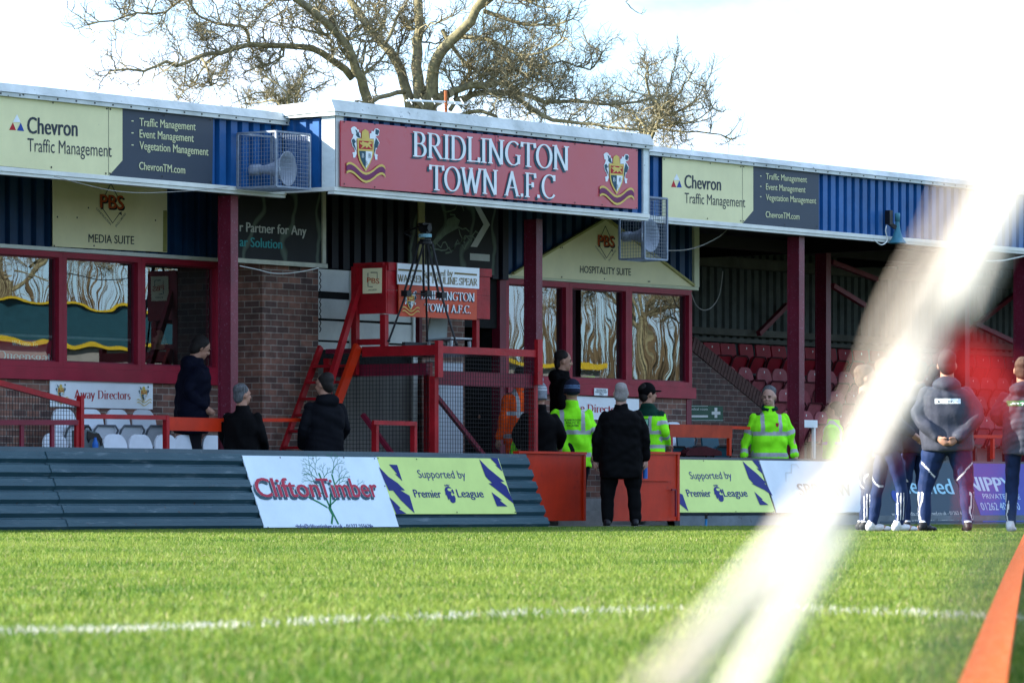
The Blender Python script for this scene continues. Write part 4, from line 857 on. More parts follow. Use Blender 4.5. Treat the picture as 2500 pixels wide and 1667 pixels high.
# tripod
def cT(x, y): return (940+x/4.9, 540+y/4.9)
Yt = 33.95
tri = thing('camera_tripod', P(1042,845,Yt), 'tall black camera tripod standing on the red platform', 'tripod')
hub = P(*cT(480,255), Yt)
feet = (P(*cT(45,1430),34.1), P(*cT(505,1425),34.12), P(*cT(855,1470),33.62))
for i, f in enumerate(feet):
    m = MB(); k = hub+(f-hub)*.52; sd = Vector((.022,-.02,0)); 
    st = hub+(f-hub).normalized()*.02+Vector((f.x-hub.x, f.y-hub.y,0)).normalized()*.05 if (Vector((f.x-hub.x,f.y-hub.y,0)).length>.02) else hub
    m.tube([st+sd, k+sd], .014, 6); m.tube([st-sd, k-sd], .014, 6); m.tube([k-(f-hub)*.03, f], .013, 6); m.box(k.x-.045,k.x+.045,k.y-.045,k.y+.045,k.z-.035,k.z+.035); m.ell(f, .02,.02,.02,8,6); m.build('leg', mt['black'], tri)
    m = MB(); m.bar(k, hub+Vector((0,0,(k.z-hub.z)*1.0)), .012, .012); m.build('spreader_arm', mt['black'], tri)
m = MB(); m.lathe(hub-Vector((0,0,.02)), (0,0,1), [(0,.0),(0,.085),(.03,.085),(.04,.07),(.06,.07),(.06,0)], 16); m.build('crown', mt['black'], tri)
m = MB(); m.lathe(hub+Vector((0,0,.06)), (0,0,1), [(0,.0),(0,.08),(.04,.08),(.04,0)], 16); m.build('bowl_ring', M('pale_blue_metal', (.25,.50,.62), .4), tri)
m = MB(); m.box(hub.x-.04, hub.x+.04, hub.y-.045, hub.y+.045, hub.z+.11, hub.z+.20); m.box(hub.x-.09, hub.x+.08, hub.y-.035, hub.y+.04, hub.z+.205, hub.z+.23); m.lathe((hub.x, hub.y-.07, hub.z+.17), (0,1,0), [(0,0),(0,.045),(.14,.045),(.14,0)], 12); m.build('pan_head', mt['black'], tri)
m = MB(); e = P(*cT(235,135), 34.3); m.tube([hub+Vector((0,0,.22)), e], .012, 6); m.tube([e-(e-hub).normalized()*.12, e], .018, 6); m.build('pan_handle', mt['black'], tri)
m = MB(); m.tube([hub+Vector((0,0,.28)), P(*cT(478,-60), Yt)], .007, 6); m.build('mast', mt['black'], tri)
# ================================================================= loudspeakers
def cage(x0, x1, y0, y1, z0, z1, label, step=.05):
    t = thing('speaker_cage', (x0, y1, z0), label, 'speaker cage'); m = MB(); r = .024
    for (a, b) in ((x0,y0),(x1,y0),(x0,y1),(x1,y1)): m.bar((a,b,z0), (a,b,z1), r, r)
    for z in (z0, z1):
        for p, q in (((x0,y0),(x1,y0)),((x0,y1),(x1,y1)),((x0,y0),(x0,y1)),((x1,y0),(x1,y1))):
            m.bar((*p,z+.0007), (*q,z+.0007), r*.96, r*.96)
    m.build('angle_frame', mt['galv'], t)
    m = MB(); w_ = .0017
    def grid(f, L1, L2):
        n1 = int(L1/step); n2 = int(L2/step)
        for i in range(1, n1+1): m.bar(f(i*L1/(n1+1), 0, 0), f(i*L1/(n1+1), L2, 0), w_*2, w_*2)
        for i in range(1, n2+1): m.bar(f(0, i*L2/(n2+1), .003), f(L1, i*L2/(n2+1), .003), w_*2, w_*2)
    grid(lambda a, b, d: (x0+a, y0-d, z0+b), x1-x0, z1-z0); grid(lambda a, b, d: (x0-d, y0+a, z0+b), y1-y0, z1-z0); grid(lambda a, b, d: (x1+d, y0+a, z0+b), y1-y0, z1-z0); grid(lambda a, b, d: (x0+a, y0+b, z0-d), x1-x0, y1-y0)
    m.build('wire_grid', mt['galv'], t); return t
def horn(c, axis, r, ln, label, mat_, group=None):
    """horn with its mouth centred on c, pointing along axis"""
    t = thing('horn_loudspeaker', c, label, 'loudspeaker', group); a = Vector(axis).normalized(); m = MB()
    m.lathe(Vector(c), a, [(.0,r),(-.008,r*.985),(-ln*.12,r*.80),(-ln*.3,r*.55),(-ln*.55,r*.36),(-ln*.8,r*.26),(-ln,r*.22)][::-1]+[(.002,r*.97),(-ln*.1,r*.76),(-ln*.3,r*.50),(-ln*.5,r*.25),(-ln*.5,.0)], 28); m.build('bell', mat_, t, True)
    m = MB(); m.lathe(Vector(c)-a*(ln*.48), a, [(0,r*.16),(ln*.16,r*.13),(ln*.2,0)], 14); m.build('phase_plug', mt['white'], t, True)
    m = MB(); m.lathe(Vector(c)-a*(ln*1.0), a, [(-ln*.38,0),(-ln*.38,r*.26),(-ln*.34,r*.3),(0.0,r*.3),(0.0,0)], 16); m.build('driver', mat_, t, True)
    return t
XC0 = XX(674, 33.37); cage(XC0, XC0+.6, 33.37, 33.93, ZZ(674,455,33.37), ZZ(674,321,33.37), 'square galvanised mesh cage round a grey horn speaker left of the gantry', .045)
horn(P(703,412,33.52), (.16,-1,0), .20, .36, 'grey horn loudspeaker inside the square cage left of the gantry', mt['speaker'])
xc2 = XX(1573, 33.52); cage(xc2, xc2+.5, 33.52, 33.9, ZZ(1600,633,33.52), ZZ(1600,483,33.52), 'tall galvanised mesh cage under the right corner of the gantry', .045)
horn(P(1588,575,33.7), (.05,-1,0), .21, .30, 'round grey horn loudspeaker inside the tall cage right of the gantry', mt['speaker'])
h = horn(P(2191,594,33.85), (0,0,-1), .125, .30, 'teal painted horn loudspeaker pointing down from the right fascia', M('teal_speaker_paint', (.05,.19,.26), .45, .2, 6))
m = MB(); p = P(2170,530,33.9); m.box(p.x-.04,p.x+.04,p.y-.04,p.y+.04,p.z-.10,p.z+.09); m.bar(p-Vector((0,0,.08)), P(2186,556,33.86), .04, .05); m.build('bracket', mt['black'], h)
# ================================================================= cables, chain, aerial
def cable(pts, label, r=.003, mat_=None, cat='cable', nm='hanging_cable'):
    q = []
    for i in range(len(pts)-1):
        p0, p1, p2, p3 = pts[max(i-1,0)], pts[i], pts[i+1], pts[min(i+2,len(pts)-1)]
        for k in range(8):
            s = k/8; q.append(tuple(.5*((2*b)+(c-a)*s+(2*a-5*b+4*c-d)*s*s+(-a+3*b-3*c+d)*s**3) for a, b, c, d in zip(p0,p1,p2,p3)))
    q.append(tuple(pts[-1])); m = MB(); m.tube(q, r, 5); o = m.build(nm, mat_ or mt['cable'], None); tag(o, label, cat); return o
cable([P(*cA(*p),33.92) for p in ((398,758),(620,815),(830,862),(1040,878),(1240,872),(1480,858),(1690,836))], 'pale cable sagging across the top of the media suite board', .004)
cable([P(*cD(*p),34.4) for p in ((822,830),(780,880),(710,932),(570,1000),(430,1035),(290,1040))], 'string of small lights sagging beside the hospitality suite', .008)
cable([P(*cD(*p),35.9) for p in ((490,1400),(520,1490),(560,1540),(610,1558),(670,1530),(720,1460),(747,1370),(765,1220))], 'thin loop of cable hanging against the grey rear sheeting', .006)
cable([P(480+x/3.016, 600+y/3.016, 34.7) for x, y in ((318,148),(385,162),(460,178),(560,202),(680,202),(800,185),(900,163))], 'pale washing line string in front of the brick pier top', .006, mt['white2'])
cable([P(1900+x/2.613, 400+y/2.613, 33.82) for x, y in ((690,395),(685,430),(695,480),(680,508),(650,515),(610,485))], 'short lead curling below the teal loudspeaker', .008, mt['white2'])
cable([P(1900+x/2.613, 400+y/2.613, 34.0) for x, y in ((1330,620),(1420,618),(1480,608),(1568,588))], 'white lead sagging under the far right end of the fascia', .010, mt['white2'])
m = MB(); p = P(782,662,35.3); q = P(782,810,35.3); n = int((p.z-q.z)/.035)
for i in range(n):
    c = p+(q-p)*(i/n); m.tube([c+Vector((.012 if i%2 else 0,.0 if i%2 else .012,-.004)), c+Vector((0,0,-.022)), c+Vector((-.012 if i%2 else 0,0 if i%2 else -.012,-.04))], .006, 5)
tag(m.build('hanging_chain', mt['black']), 'black chain hanging beside the white shutter boards', 'chain')
ae = thing('roof_aerial', P(1088,275,36), 'rusty pole with thin white aerial bars above the gantry roof', 'aerial')
m = MB(); m.tube([P(1089,283,36), P(1088,222,36)], .02, 6); m.build('pole', M('rusty_steel', (.30,.09,.03), .8, .3, 9), ae)
m = MB(); m.tube([P(992,246,36), P(1090,249,36), P(1132,252,36)], .012, 6); m.tube([P(1010,243,36.2), P(1080,252,36.1), P(1140,256,35.9)], .008, 6)
for x in (1002,1030,1058,1108,1128): m.tube([P(x-4,241,36.2), P(x+4,255,35.9)], .006, 5)
m.build('aerial_bars', mt['white'], ae)
# ================================================================= barriers and rails
def rails(nm, label, bars, Y, mat_=None, cat='barrier'):
    t = thing(nm, P(bars[0][0], bars[0][1], Y), label, cat)
    for (pn, xa, ya, xb, yb, wd, mm) in [b[:7] if len(b) >= 7 else b for b in [(b[4], *b[:4], b[5], b[6]) for b in bars]]:
        m = MB(); m.bar(P(xa,ya,Y), P(xb,yb,Y), .05, wd, (0,0,1)); m.build(pn, mm or mat_ or R, t)
    return t
tr = rails('ramp_railing', 'red railing with wire mesh sloping down to a post at the left edge', [(-60,919,192,987,'sloping_rail',.06,None),(-60,1031,187,1031,'lower_rail',.055,mt['maroon']),(196,966,196,1112,'post',.07,None),(187.5,1025,187.5,1112,'post',.035,None),(53,1036,53,1112,'upright',.025,mt['maroon']),(127.5,1032,127.5,1112,'upright',.025,mt['maroon'])], 33.75)
m = MB(); Ym = 33.79
xa, xb = XX(-40,Ym), XX(187,Ym); x = xa
while x < xb:
    f = (x-xa)/(xb-xa); zz = ZZ(0,940,Ym)+(ZZ(187,985,Ym)-ZZ(0,940,Ym))*f; m.box(x-.002, x+.002, Ym, Ym+.004, .5, zz); x += .045
z = .52
while z < 1.38: m.box(xa, xb, Ym+.005, Ym+.009, z-.002, z+.002); z += .045
m.build('wire_mesh', mt['black'], tr)
rails('barrier_rail', 'red barrier rail in front of the white directors seats', [(200,1016,405,1019,'top_rail',.05,None),(405.5,1014,405.5,1112,'post',.06,None),(404,1034,536,1037,'red_board',.15,mt['orange_red']),(536,1025,745,1025,'top_rail',.04,mt['orange_red'])], 33.95)
rails('barrier_rail', 'faded red barrier board in front of the teal seats right of the gate', [(1632,1051,1784,1054,'faded_board',.165,M('faded_orange_board', (.34,.035,.01), .6, .25, 5)),(1636.5,1040,1636.5,1112,'post',.045,None),(1780,1060,1780,1112,'post',.045,mt['orange_red']),(1784,1043,1828,1045,'top_rail',.04,mt['orange_red'])], 33.95)
rails('barrier_rail', 'orange red barrier rail at the far right between the players', [(2360,1065,2520,1066,'top_rail',.045,mt['orange_red']),(2423,1068,2423,1120,'post',.05,mt['orange_red'])], 33.95)
t = thing('timber_barrier', P(960,1100,33.3), 'small plain red timber frame in front of the camera platform', 'barrier')
for a, b, c, d, w_ in ((916,1031,916,1112,.07),(1010,1033,1010,1112,.065)): m = MB(); m.bar(P(a,b,33.34), P(c,d,33.34), .05, w_); m.build('post', R, t)
m = MB(); m.bar(P(911,1031,33.30), P(1016,1034,33.30), .03, .05); m.build('top_rail', R, t)
# ================================================================= seats
def seat_proto(mats, square=False):
    """shell seat facing -Y, origin on the floor under the back"""
    t = bpy.data.objects.new('stadium_seat', None); C.objects.link(t)
    m = MB(); w_, hb, ht = .40, .40, .80; pts = []
    if square: prof = [(-w_/2,hb),(-w_/2+.01,ht-.02),(-w_/2+.03,ht),(w_/2-.03,ht),(w_/2-.01,ht-.02),(w_/2,hb)]
    else: prof = [(-w_/2,hb),(-w_/2,ht-.16)]+[(-w_/2+.13*(1-math.cos(k*math.pi/12))+0, ht-.16+.16*math.sin(k*math.pi/12)) for k in range(1,7)]+[(w_/2-.13*(1-math.cos(k*math.pi/12)), ht-.16+.16*math.sin(k*math.pi/12)) for k in range(6,0,-1)]+[(w_/2,ht-.16),(w_/2,hb)]
    f = [(x, .06*(z-hb)/(ht-hb)*1.0, z) for x, z in prof]; n = len(f)
    # slightly dished front face: centre column pushed back
    cen = [(0, .06*(z-hb)/(ht-hb)+.02, z) for z in (hb, ht)]
    m.add(f+[(x,y+.025,z) for x,y,z in f]+cen, [tuple(range(n)), tuple(range(2*n-1,n-1,-1))]+[(i,i+n,(i+1)%n+n,(i+1)%n) for i in range(n)])
    m.build('backrest', mats[0], t)
    m = MB(); k = 9
    # tipped-up pan: a shallow tray with a rim
    for s in range(1):
        z0, z1, y0, y1 = .36, .60, -.16, -.07; ww = .19
        P0 = [(-ww,y1,z0),(ww,y1,z0),(ww,y0,z1-.03),(ww-.04,y0-.005,z1),(-ww+.04,y0-.005,z1),(-ww,y0,z1-.03)]
        m.prism(P0, (0,.03,.012))
    m.build('seat_pan', mats[1], t)
    m = MB(); m.tube([(-.2,y1-.02,z0),(-.2,y0-.02,z1-.04),(-.15,y0-.025,z1+.008),(.15,y0-.025,z1+.008),(.2,y0-.02,z1-.04),(.2,y1-.02,z0)], .013, 6); m.build('pan_rim', mats[2], t)
    m = MB(); m.box(-.03,.03,-.05,.02,.0,.40); m.box(-.12,.12,-.09,-.03,.34,.37); m.build('bracket', mt['black'], t)
    if square:
        m = MB(); m.prism([(-.06,-.012,.47),(.06,-.012,.47),(.05,.008,.56),(-.05,.008,.56)], (0,-.004,0)); m.build('dark_slot', mt['black'], t)
    if len(mats) > 3:
        m = MB(); m.add([(.014*math.cos(a*.9)-.0, .048-.004 if not square else .044, .74+.018*math.sin(a*.9)) for a in range(7)], [tuple(range(7))]); m.build('number_disc', mats[3], t)
    return t
white_pl = M('white_seat_plastic', (.68,.74,.80), .45, .08, 4); wrim = M('grey_seat_rim', (.10,.12,.14), .5)
red_pl = M('dark_red_seat_plastic', (.24,.009,.02), .5, .2, 3); pink_pl = spots(M('sun_faded_pink_seat_plastic', (.31,.075,.09), .6, .2, 2.5), (.22,.012,.025), .54, 3, .8, soft=.2); rrim = M('maroon_seat_rim', (.06,.008,.014), .5)
teal_pl = M('teal_blue_seat_plastic', (.018,.075,.11), .45, .12, 4); num = M('white_disc', (.6,.62,.62), .5)
def put_seat(proto, first, px, ytop, Y, label, group, rz=0):
    o = proto if first else copy_tree(proto)
    p = P(px, ytop, Y); o.location = (p.x, Y-.06, p.z-.80); o.rotation_euler = (0,0,rz); tag(o, label, 'seat', group); return o
pr = seat_proto([white_pl, white_pl, wrim]); first = True
rowA = [155,221,286,350]; rowB = [133,200,279,341,404,452,520]
for i, px in enumerate(rowA):
    put_seat(pr, first, px, 996+px*.011, 35.6, ['white directors seat of the back row behind the sloping mesh railing', 'white directors seat of the back row, second from the left', 'white directors seat of the back row, third from the left', 'white directors seat of the back row nearest the man by the window'][i], 'white directors seats'); first = False
for i, px in enumerate(rowB):
    put_seat(pr, False, px, 1056+px*.012, 34.9, ['white front row seat behind the wire mesh at the left', 'white front row seat behind the grey backpack', 'white front row seat just right of the grey backpack', 'white front row seat second to the right of the backpack', 'white front row seat beside the red rail post', 'white front row seat hidden behind the standing man in black', 'white front row seat between the standing man and the grey haired man'][i], 'white directors seats')
for px, yt, lab in ((1560,1032,'white home directors seat hidden behind the first aider'),(1645,1030,'white home directors seat above the faded red board')): put_seat(pr, False, px, yt, 35.5, lab, 'white directors seats')
pt = seat_proto([teal_pl, teal_pl, mt['black']], True); first = True
for px, lab in ((1618,'teal seat just right of the first aider'),(1672,'teal seat behind the left half of the faded red board'),(1732,'teal seat with a dark red bag in front of it')): put_seat(pt, first, px, 1055, 34.9, lab, 'teal seats behind the faded board'); first = False
p4 = seat_proto([red_pl, red_pl, rrim, num], True); p3_ = seat_proto([pink_pl, pink_pl, rrim, num]); 
n = 0; prs = {4: p4, 3: p3_}; used = set()
ordn = ['first','second','third','fourth','fifth','sixth','seventh','eighth','ninth','tenth','eleventh','twelfth','thirteenth','fourteenth','fifteenth','sixteenth','seventeenth','eighteenth','nineteenth','twentieth','twenty first','twenty second']
for row, Y, yt, x0, name in ((4,38.3,842,1693,'dark red square back seat of the top row'), (3,37.55,898,1776,'faded pink round back seat of the second row from the top'), (2,36.85,948,1830,'faded pink round back seat of the third row from the top'), (1,36.2,1000,1880,'faded pink round back seat of the lowest row')):
    x = XX(x0, Y); z = ZZ(1850, yt, Y); k = 0
    while True:
        px = None; xx = x+k*.455
        rr = Vector((xx, Y, z)); dep = rr.x*SN+rr.y*CS; px = CX+FPX*(rr.x*CS-rr.y*SN)/dep
        if px > 2530: break
        fam = 4 if row == 4 else 3
        o = prs[fam] if fam not in used else copy_tree(prs[fam]); used.add(fam)
        o.location = (xx, Y-.06, z-.80); o.rotation_euler = (random.uniform(-.03,.03), 0, random.uniform(-.06,.06)); tag(o, f'{name}, {ordn[k]} from the left', 'seat', 'red seats in the open seating bay'); k += 1
mb = MB()
for i, (Y, yt) in enumerate(((36.2,1000),(36.85,948),(37.55,898),(38.3,842))):
    z = ZZ(1850, yt, Y)-.80; mb.box(xh1+.8 if i == 0 else xh1+.02, XR, Y-.42, 38.85, .351 if i == 0 else z-.5, z)
mb.build('seating_step', mt['concrete'], stand)
# ================================================================= loose things
t = thing('backpack', P(225,1110,34.3), 'grey and black backpack with a blue bottle pocket on a white seat', 'backpack')
m = MB(); Ym = 34.35
body = [c6(*p) for p in ((1145,840),(1200,830),(1330,870),(1390,960),(1425,1075),(1420,1150),(1145,1150))]
q = [P(*p, Ym) for p in body]; m.prism(q, (.12,.28,0)); o = m.build('bag_body', M('grey_bag_cloth', (.10,.13,.14), .8, .25, 8, .3), t)
m = MB(); m.prism([P(*c6(*p), Ym-.012) for p in ((1200,850),(1280,880),(1350,880),(1400,960),(1405,1040),(1385,1050),(1370,980),(1310,950),(1240,960),(1215,1010),(1195,950))], (0,.01,0)); m.build('black_panel', mt['black'], t)
m = MB(); m.tube([P(*c6(*p), Ym+.05) for p in ((1150,835),(1165,800),(1200,790),(1225,800),(1240,838))], .012, 6); m.build('carry_loop', mt['black'], t)
bt = M('blue_bottle_plastic', (.02,.12,.42), .3); m = MB(); p = P(*c6(1303,1050), Ym-.06); m.lathe(p-Vector((0,0,.16)), (0,0,1), [(0,0),(0,.035),(.18,.035),(.22,.018),(.25,.014),(.25,0)], 14); o = m.build('water_bottle', bt); tag(o, 'small blue bottle leaning in the backpack pocket', 'bottle')
m = MB(); q = [P(*cE(*p), 34.55) for p in ((215,1480),(260,1430),(420,1395),(520,1385),(640,1420),(735,1460),(740,1520),(215,1520))]; m.prism(q, (.1,.3,0)); o = m.build('holdall', M('dark_red_bag_cloth', (.06,.008,.012), .8, .3, 8, .3)); tag(o, 'dark red holdall lying in front of the teal seats', 'bag')
m = MB(); a = P(1936,1024,34.3); b = P(1996,1044,34.3); m.box(a.x, b.x, 34.3, 34.36, b.z, a.z); m.box(a.x+.03, a.x+.07, 34.31, 34.35, .35, b.z-.002); m.box(b.x-.07, b.x-.03, 34.31, 34.35, .35, b.z-.002)
tag(m.build('white_notice_board', m_wb), 'plain white board on short legs behind the steward', 'board')
t = thing('plastic_chair', (P(1092,845,34.5).x, 34.5, zd), 'pale translucent plastic chair behind the tripod on the platform', 'chair'); o = Vector(t.location); cl = M('frosted_plastic', (.35,.40,.40), .35, .1, 4)
m = MB(); m.prism([(o.x-.17,34.62,zd+.42),(o.x-.20,34.66,zd+.14),(o.x+.20,34.66,zd+.14),(o.x+.17,34.62,zd+.42),(o.x+.12,34.61,zd+.46),(o.x-.12,34.61,zd+.46)], (0,.02,0)); m.build('backrest', cl, t)
m = MB(); m.prism([(o.x-.21,34.28,zd+.14),(o.x+.21,34.28,zd+.14),(o.x+.20,34.66,zd+.12),(o.x-.20,34.66,zd+.12)], (0,0,.02)); m.build('seat', cl, t)
for sx, yy in ((-1,34.3),(1,34.3),(-1,34.64),(1,34.64)): m = MB(); m.bar((o.x+sx*.19,yy,zd), (o.x+sx*.18,yy,zd+.12), .03, .03); m.build('leg', cl, t)
m = MB(); x0 = XX(1069,35.3); x1 = XX(1131,35.3); m.box(x0, x1, 35.3, 35.33, .36, ZZ(1100,885,35.3)); o = m.build('leaning_board', spots(M('white_panel_paint', (.45,.50,.56), .5, .1, 3), (.02,.02,.02), .66, 3, .9, (4,1,.7))); tag(o, 'tall white board standing behind the wire mesh of the platform', 'board')
tp = thing('standpipe_tap', G(1722,1292), 'short blue standpipe with a black tap in front of the kerb', 'tap')
p = P(1723,1290,32.55); m = MB(); m.tube([(p.x,p.y,.0),(p.x+.01,p.y,.10)], .017, 8); m.build('blue_pipe', M('blue_pipe_plastic', (.03,.20,.42), .4), tp)
m = MB(); m.tube([(p.x+.01,p.y,.102),(p.x+.014,p.y,.15),(p.x+.03,p.y-.02,.165)], .02, 8); m.build('tap_head', mt['black'], tp)
# inside the media suite: red welcome board and pale desk edge, seen through the panes
PQ = Plane((0, 36.105, 0))
t = sign('welcome_board', PQ, [(-70,826),(127,832),(121,893),(-70,890)], 'red welcome board standing inside the far left window', 'sign', M('red_welcome_board', (.55,.03,.06), .4, .1, 3))
m = MB(); put_text(m, PQ, 'Queensgate', (-8,877), (138,884), 22, .004, serif=True); put_text(m, PQ, 'Welcome To', (28,843), (91,847), 12, .004, serif=True); m.build('lettering', ik['white'], t)
m = MB(); m.box(XX(-70,37.0), XX(500,37.0), 37.0, 37.5, ZZ(200,822,37)-.03, ZZ(200,822,37)); m.box(XX(-60,37.3), XX(-50,37.3), 37.1, 37.4, .4, 2.0); m.box(XX(380,37.3), XX(390,37.3), 37.1, 37.4, .4, 2.0); tag(m.build('long_desk', M('pale_desk_top', (.35,.36,.34), .5)), 'long pale desk along the inside of the media suite windows', 'desk')
# ================================================================= people
from mathutils.bvhtree import BVHTree
skin_c = (.42,.22,.15)
def skin_mat(name, c):
    m = M(name, c, .5, .1, 14); return m
SK = skin_mat('skin', (.36,.19,.13)); SKP = skin_mat('skin_pale', (.42,.25,.19)); EYE = M('dark_eye', (.015,.012,.012), .3); LIP = M('lip_skin', (.26,.10,.09), .5)
def cloth(name, c, var=.2, bump=.25, rough=.75): return M(name, c, rough, var, 7, bump, spec=.06)
K_black = cloth('black_coat_cloth', (.0030,.0030,.0036)); K_navyj = cloth('dark_navy_jacket_cloth', (.004,.005,.013)); K_dark = cloth('charcoal_cloth', (.005,.0055,.008))
K_lime = cloth('fluorescent_lime_fabric', (.26,.86,.02), .12, .2, .6); K_orange = cloth('fluorescent_orange_fabric', (.85,.09,.008), .12, .2, .6); K_tape = M('silver_reflective_tape', (.36,.38,.40), .35, .12, 12, .1)
K_greenyoke = cloth('dark_green_yoke_cloth', (.006,.035,.025)); K_trackj = cloth('navy_grey_coach_jacket_cloth', (.052,.056,.075), .2, .25, .5); K_trackp = cloth('navy_track_trouser_cloth', (.016,.030,.085), .2, .2, .6)
K_jeans = cloth('dark_trouser_cloth', (.008,.008,.011)); K_sock = cloth('white_sock_cloth', (.62,.63,.66), .06); K_shoeW = M('white_trainer_leather', (.66,.66,.68), .45, .08, 9); K_shoeB = M('black_trainer_mesh', (.012,.012,.015), .5, .2, 20); K_sole = M('white_rubber_sole', (.5,.5,.5), .6)
H_dark = M('dark_brown_hair', (.012,.009,.008), .6, .4, 60, .6, stretch=(1,1,.3)); H_grey = M('grey_hair', (.085,.09,.095), .6, .6, 50, .6, stretch=(1,1,.3)); H_white = M('cropped_white_hair', (.24,.22,.21), .7, .3, 60, .5); H_mid = M('mid_brown_hair', (.09,.055,.035), .6, .4, 60, .6, stretch=(1,1,.3))
K_knit = M('grey_knit_wool', (.20,.22,.25), .9, .2, 60, .6); K_knitw = M('pale_knit_stripe', (.48,.52,.56), .9, .1, 60, .5); K_navyhat = M('navy_knit_wool', (.010,.013,.03), .9, .2, 60, .6); K_bluehat = M('pale_blue_knit_stripe', (.08,.14,.25), .9, .1, 60)
SCALE = 1.0
def loft(mb, rings, n=20):
    vs = []; k = len(rings)
    for (x, y, z, rx, ry) in rings:
        for j in range(n):
            a = 2*math.pi*j/n; c, s = math.cos(a), math.sin(a); e = .82
            vs.append((x+rx*math.copysign(abs(c)**e, c), y+ry*math.copysign(abs(s)**e, s), z))
    fs = [(i*n+j, i*n+(j+1)%n, (i+1)*n+(j+1)%n, (i+1)*n+j) for i in range(k-1) for j in range(n)]
    fs += [tuple(range(n-1,-1,-1)), tuple((k-1)*n+j for j in range(n))]; mb.add(vs, fs)
def limb(mb, pts, rs, n=12, m=5):
    """tapered limb with rounded ends through joints"""
    P_ = [Vector(p) for p in pts]; q, r = [], []
    for i in range(len(P_)-1):
        for k in range(m): q.append(P_[i].lerp(P_[i+1], k/m)); r.append(rs[i]+(rs[i+1]-rs[i])*k/m)
    q.append(P_[-1]); r.append(rs[-1]); 
    # soften the joints
    for _ in range(2): q = [q[0]]+[q[i]*.5+(q[i-1]+q[i+1])*.25 for i in range(1, len(q)-1)]+[q[-1]]
    d0 = (q[1]-q[0]).normalized(); d1 = (q[-1]-q[-2]).normalized()
    q = [q[0]-d0*r[0]*.8, q[0]-d0*r[0]*.45]+q+[q[-1]+d1*r[-1]*.45, q[-1]+d1*r[-1]*.8]; r = [r[0]*.45, r[0]*.86]+r+[r[-1]*.86, r[-1]*.45]
    mb.tube(q, r, n)
def fuse(mb, name, mats, parent, vox=.011, assign=None, wrinkle=0.0, seed=0, smooth=2):
    """one continuous skin over the overlapping forms, in the local space of the parent"""
    me = bpy.data.meshes.new('f'); me.from_pydata(mb.v, [], mb.f); o = bpy.data.objects.new('f', me); C.objects.link(o)
    md = o.modifiers.new('r', 'REMESH'); md.mode = 'VOXEL'; md.voxel_size = vox; md.adaptivity = 0
    if smooth: s = o.modifiers.new('s', 'SMOOTH'); s.factor = .5; s.iterations = smooth
    dg = bpy.context.evaluated_depsgraph_get(); n = bpy.data.meshes.new_from_object(o.evaluated_get(dg)); bpy.data.objects.remove(o); bpy.data.meshes.remove(me)
    n.name = name
    k = len(n.vertices); co = np.empty(k*3); n.vertices.foreach_get('co', co); co = co.reshape(-1,3)
    if wrinkle:
        nr = np.empty(k*3); n.vertices.foreach_get('normal', nr); nr = nr.reshape(-1,3); rg = np.random.RandomState(seed+5); h = np.zeros(k)
        for i in range(9):
            f = rg.normal(size=3)*np.array([16,16,26])*(.5+.12*i); h += np.sin(co@f+rg.rand()*6+1.4*np.sin(co@(rg.normal(size=3)*9)))/(1+.25*i)
        co = co+nr*(h*wrinkle*.45)[:,None]; n.vertices.foreach_set('co', co.ravel())
    for m in mats: n.materials.append(m)
    n.polygons.foreach_set('use_smooth', [True]*len(n.polygons))
    if assign:
        cs = np.empty(len(n.polygons)*3); n.polygons.foreach_get('center', cs); cs = cs.reshape(-1,3)
        n.polygons.foreach_set('material_index', assign(cs).astype(np.int32))
    n.update(); ob = bpy.data.objects.new(name, n); C.objects.link(ob); ob.parent = parent
    return ob
def hand(mb, w, d, up, side, curl=.5):
    """palm, four unequal bent fingers and a thumb; w wrist, d forearm direction, up back-of-hand normal, side +1/-1 thumb side"""
    w = Vector(w); d = Vector(d).normalized(); u = Vector(up); u = (u-d*u.dot(d)).normalized(); l = d.cross(u)*side
    limb(mb, [w, w+d*.045, w+d*.085], [.026,.036,.034], 10, 2); limb(mb, [w+d*.03+l*.018, w+d*.08+l*.022], [.02,.018], 8, 2); limb(mb, [w+d*.03-l*.018, w+d*.08-l*.022], [.02,.018], 8, 2)
    for k, ln in enumerate((.072,.080,.074,.058)):
        b = w+d*.085+l*(.030-.020*k); c1 = b+(d*math.cos(curl*.5)-u*math.sin(curl*.5))*ln*.5; c2 = c1+(d*math.cos(curl*1.6)-u*math.sin(curl*1.6))*ln*.5
        mb.tube([b-d*.01, b, c1, c2], [.010,.0098,.009,.008], 7)
    b = w+d*.03+l*.03; c1 = b+(d*.6+l*.6-u*.2).normalized()*.035; mb.tube([b-d*.012, b, c1, c1+(d*.9+l*.15-u*.3).normalized()*.03], [.012,.012,.0105,.009], 7)
class Pose: pass
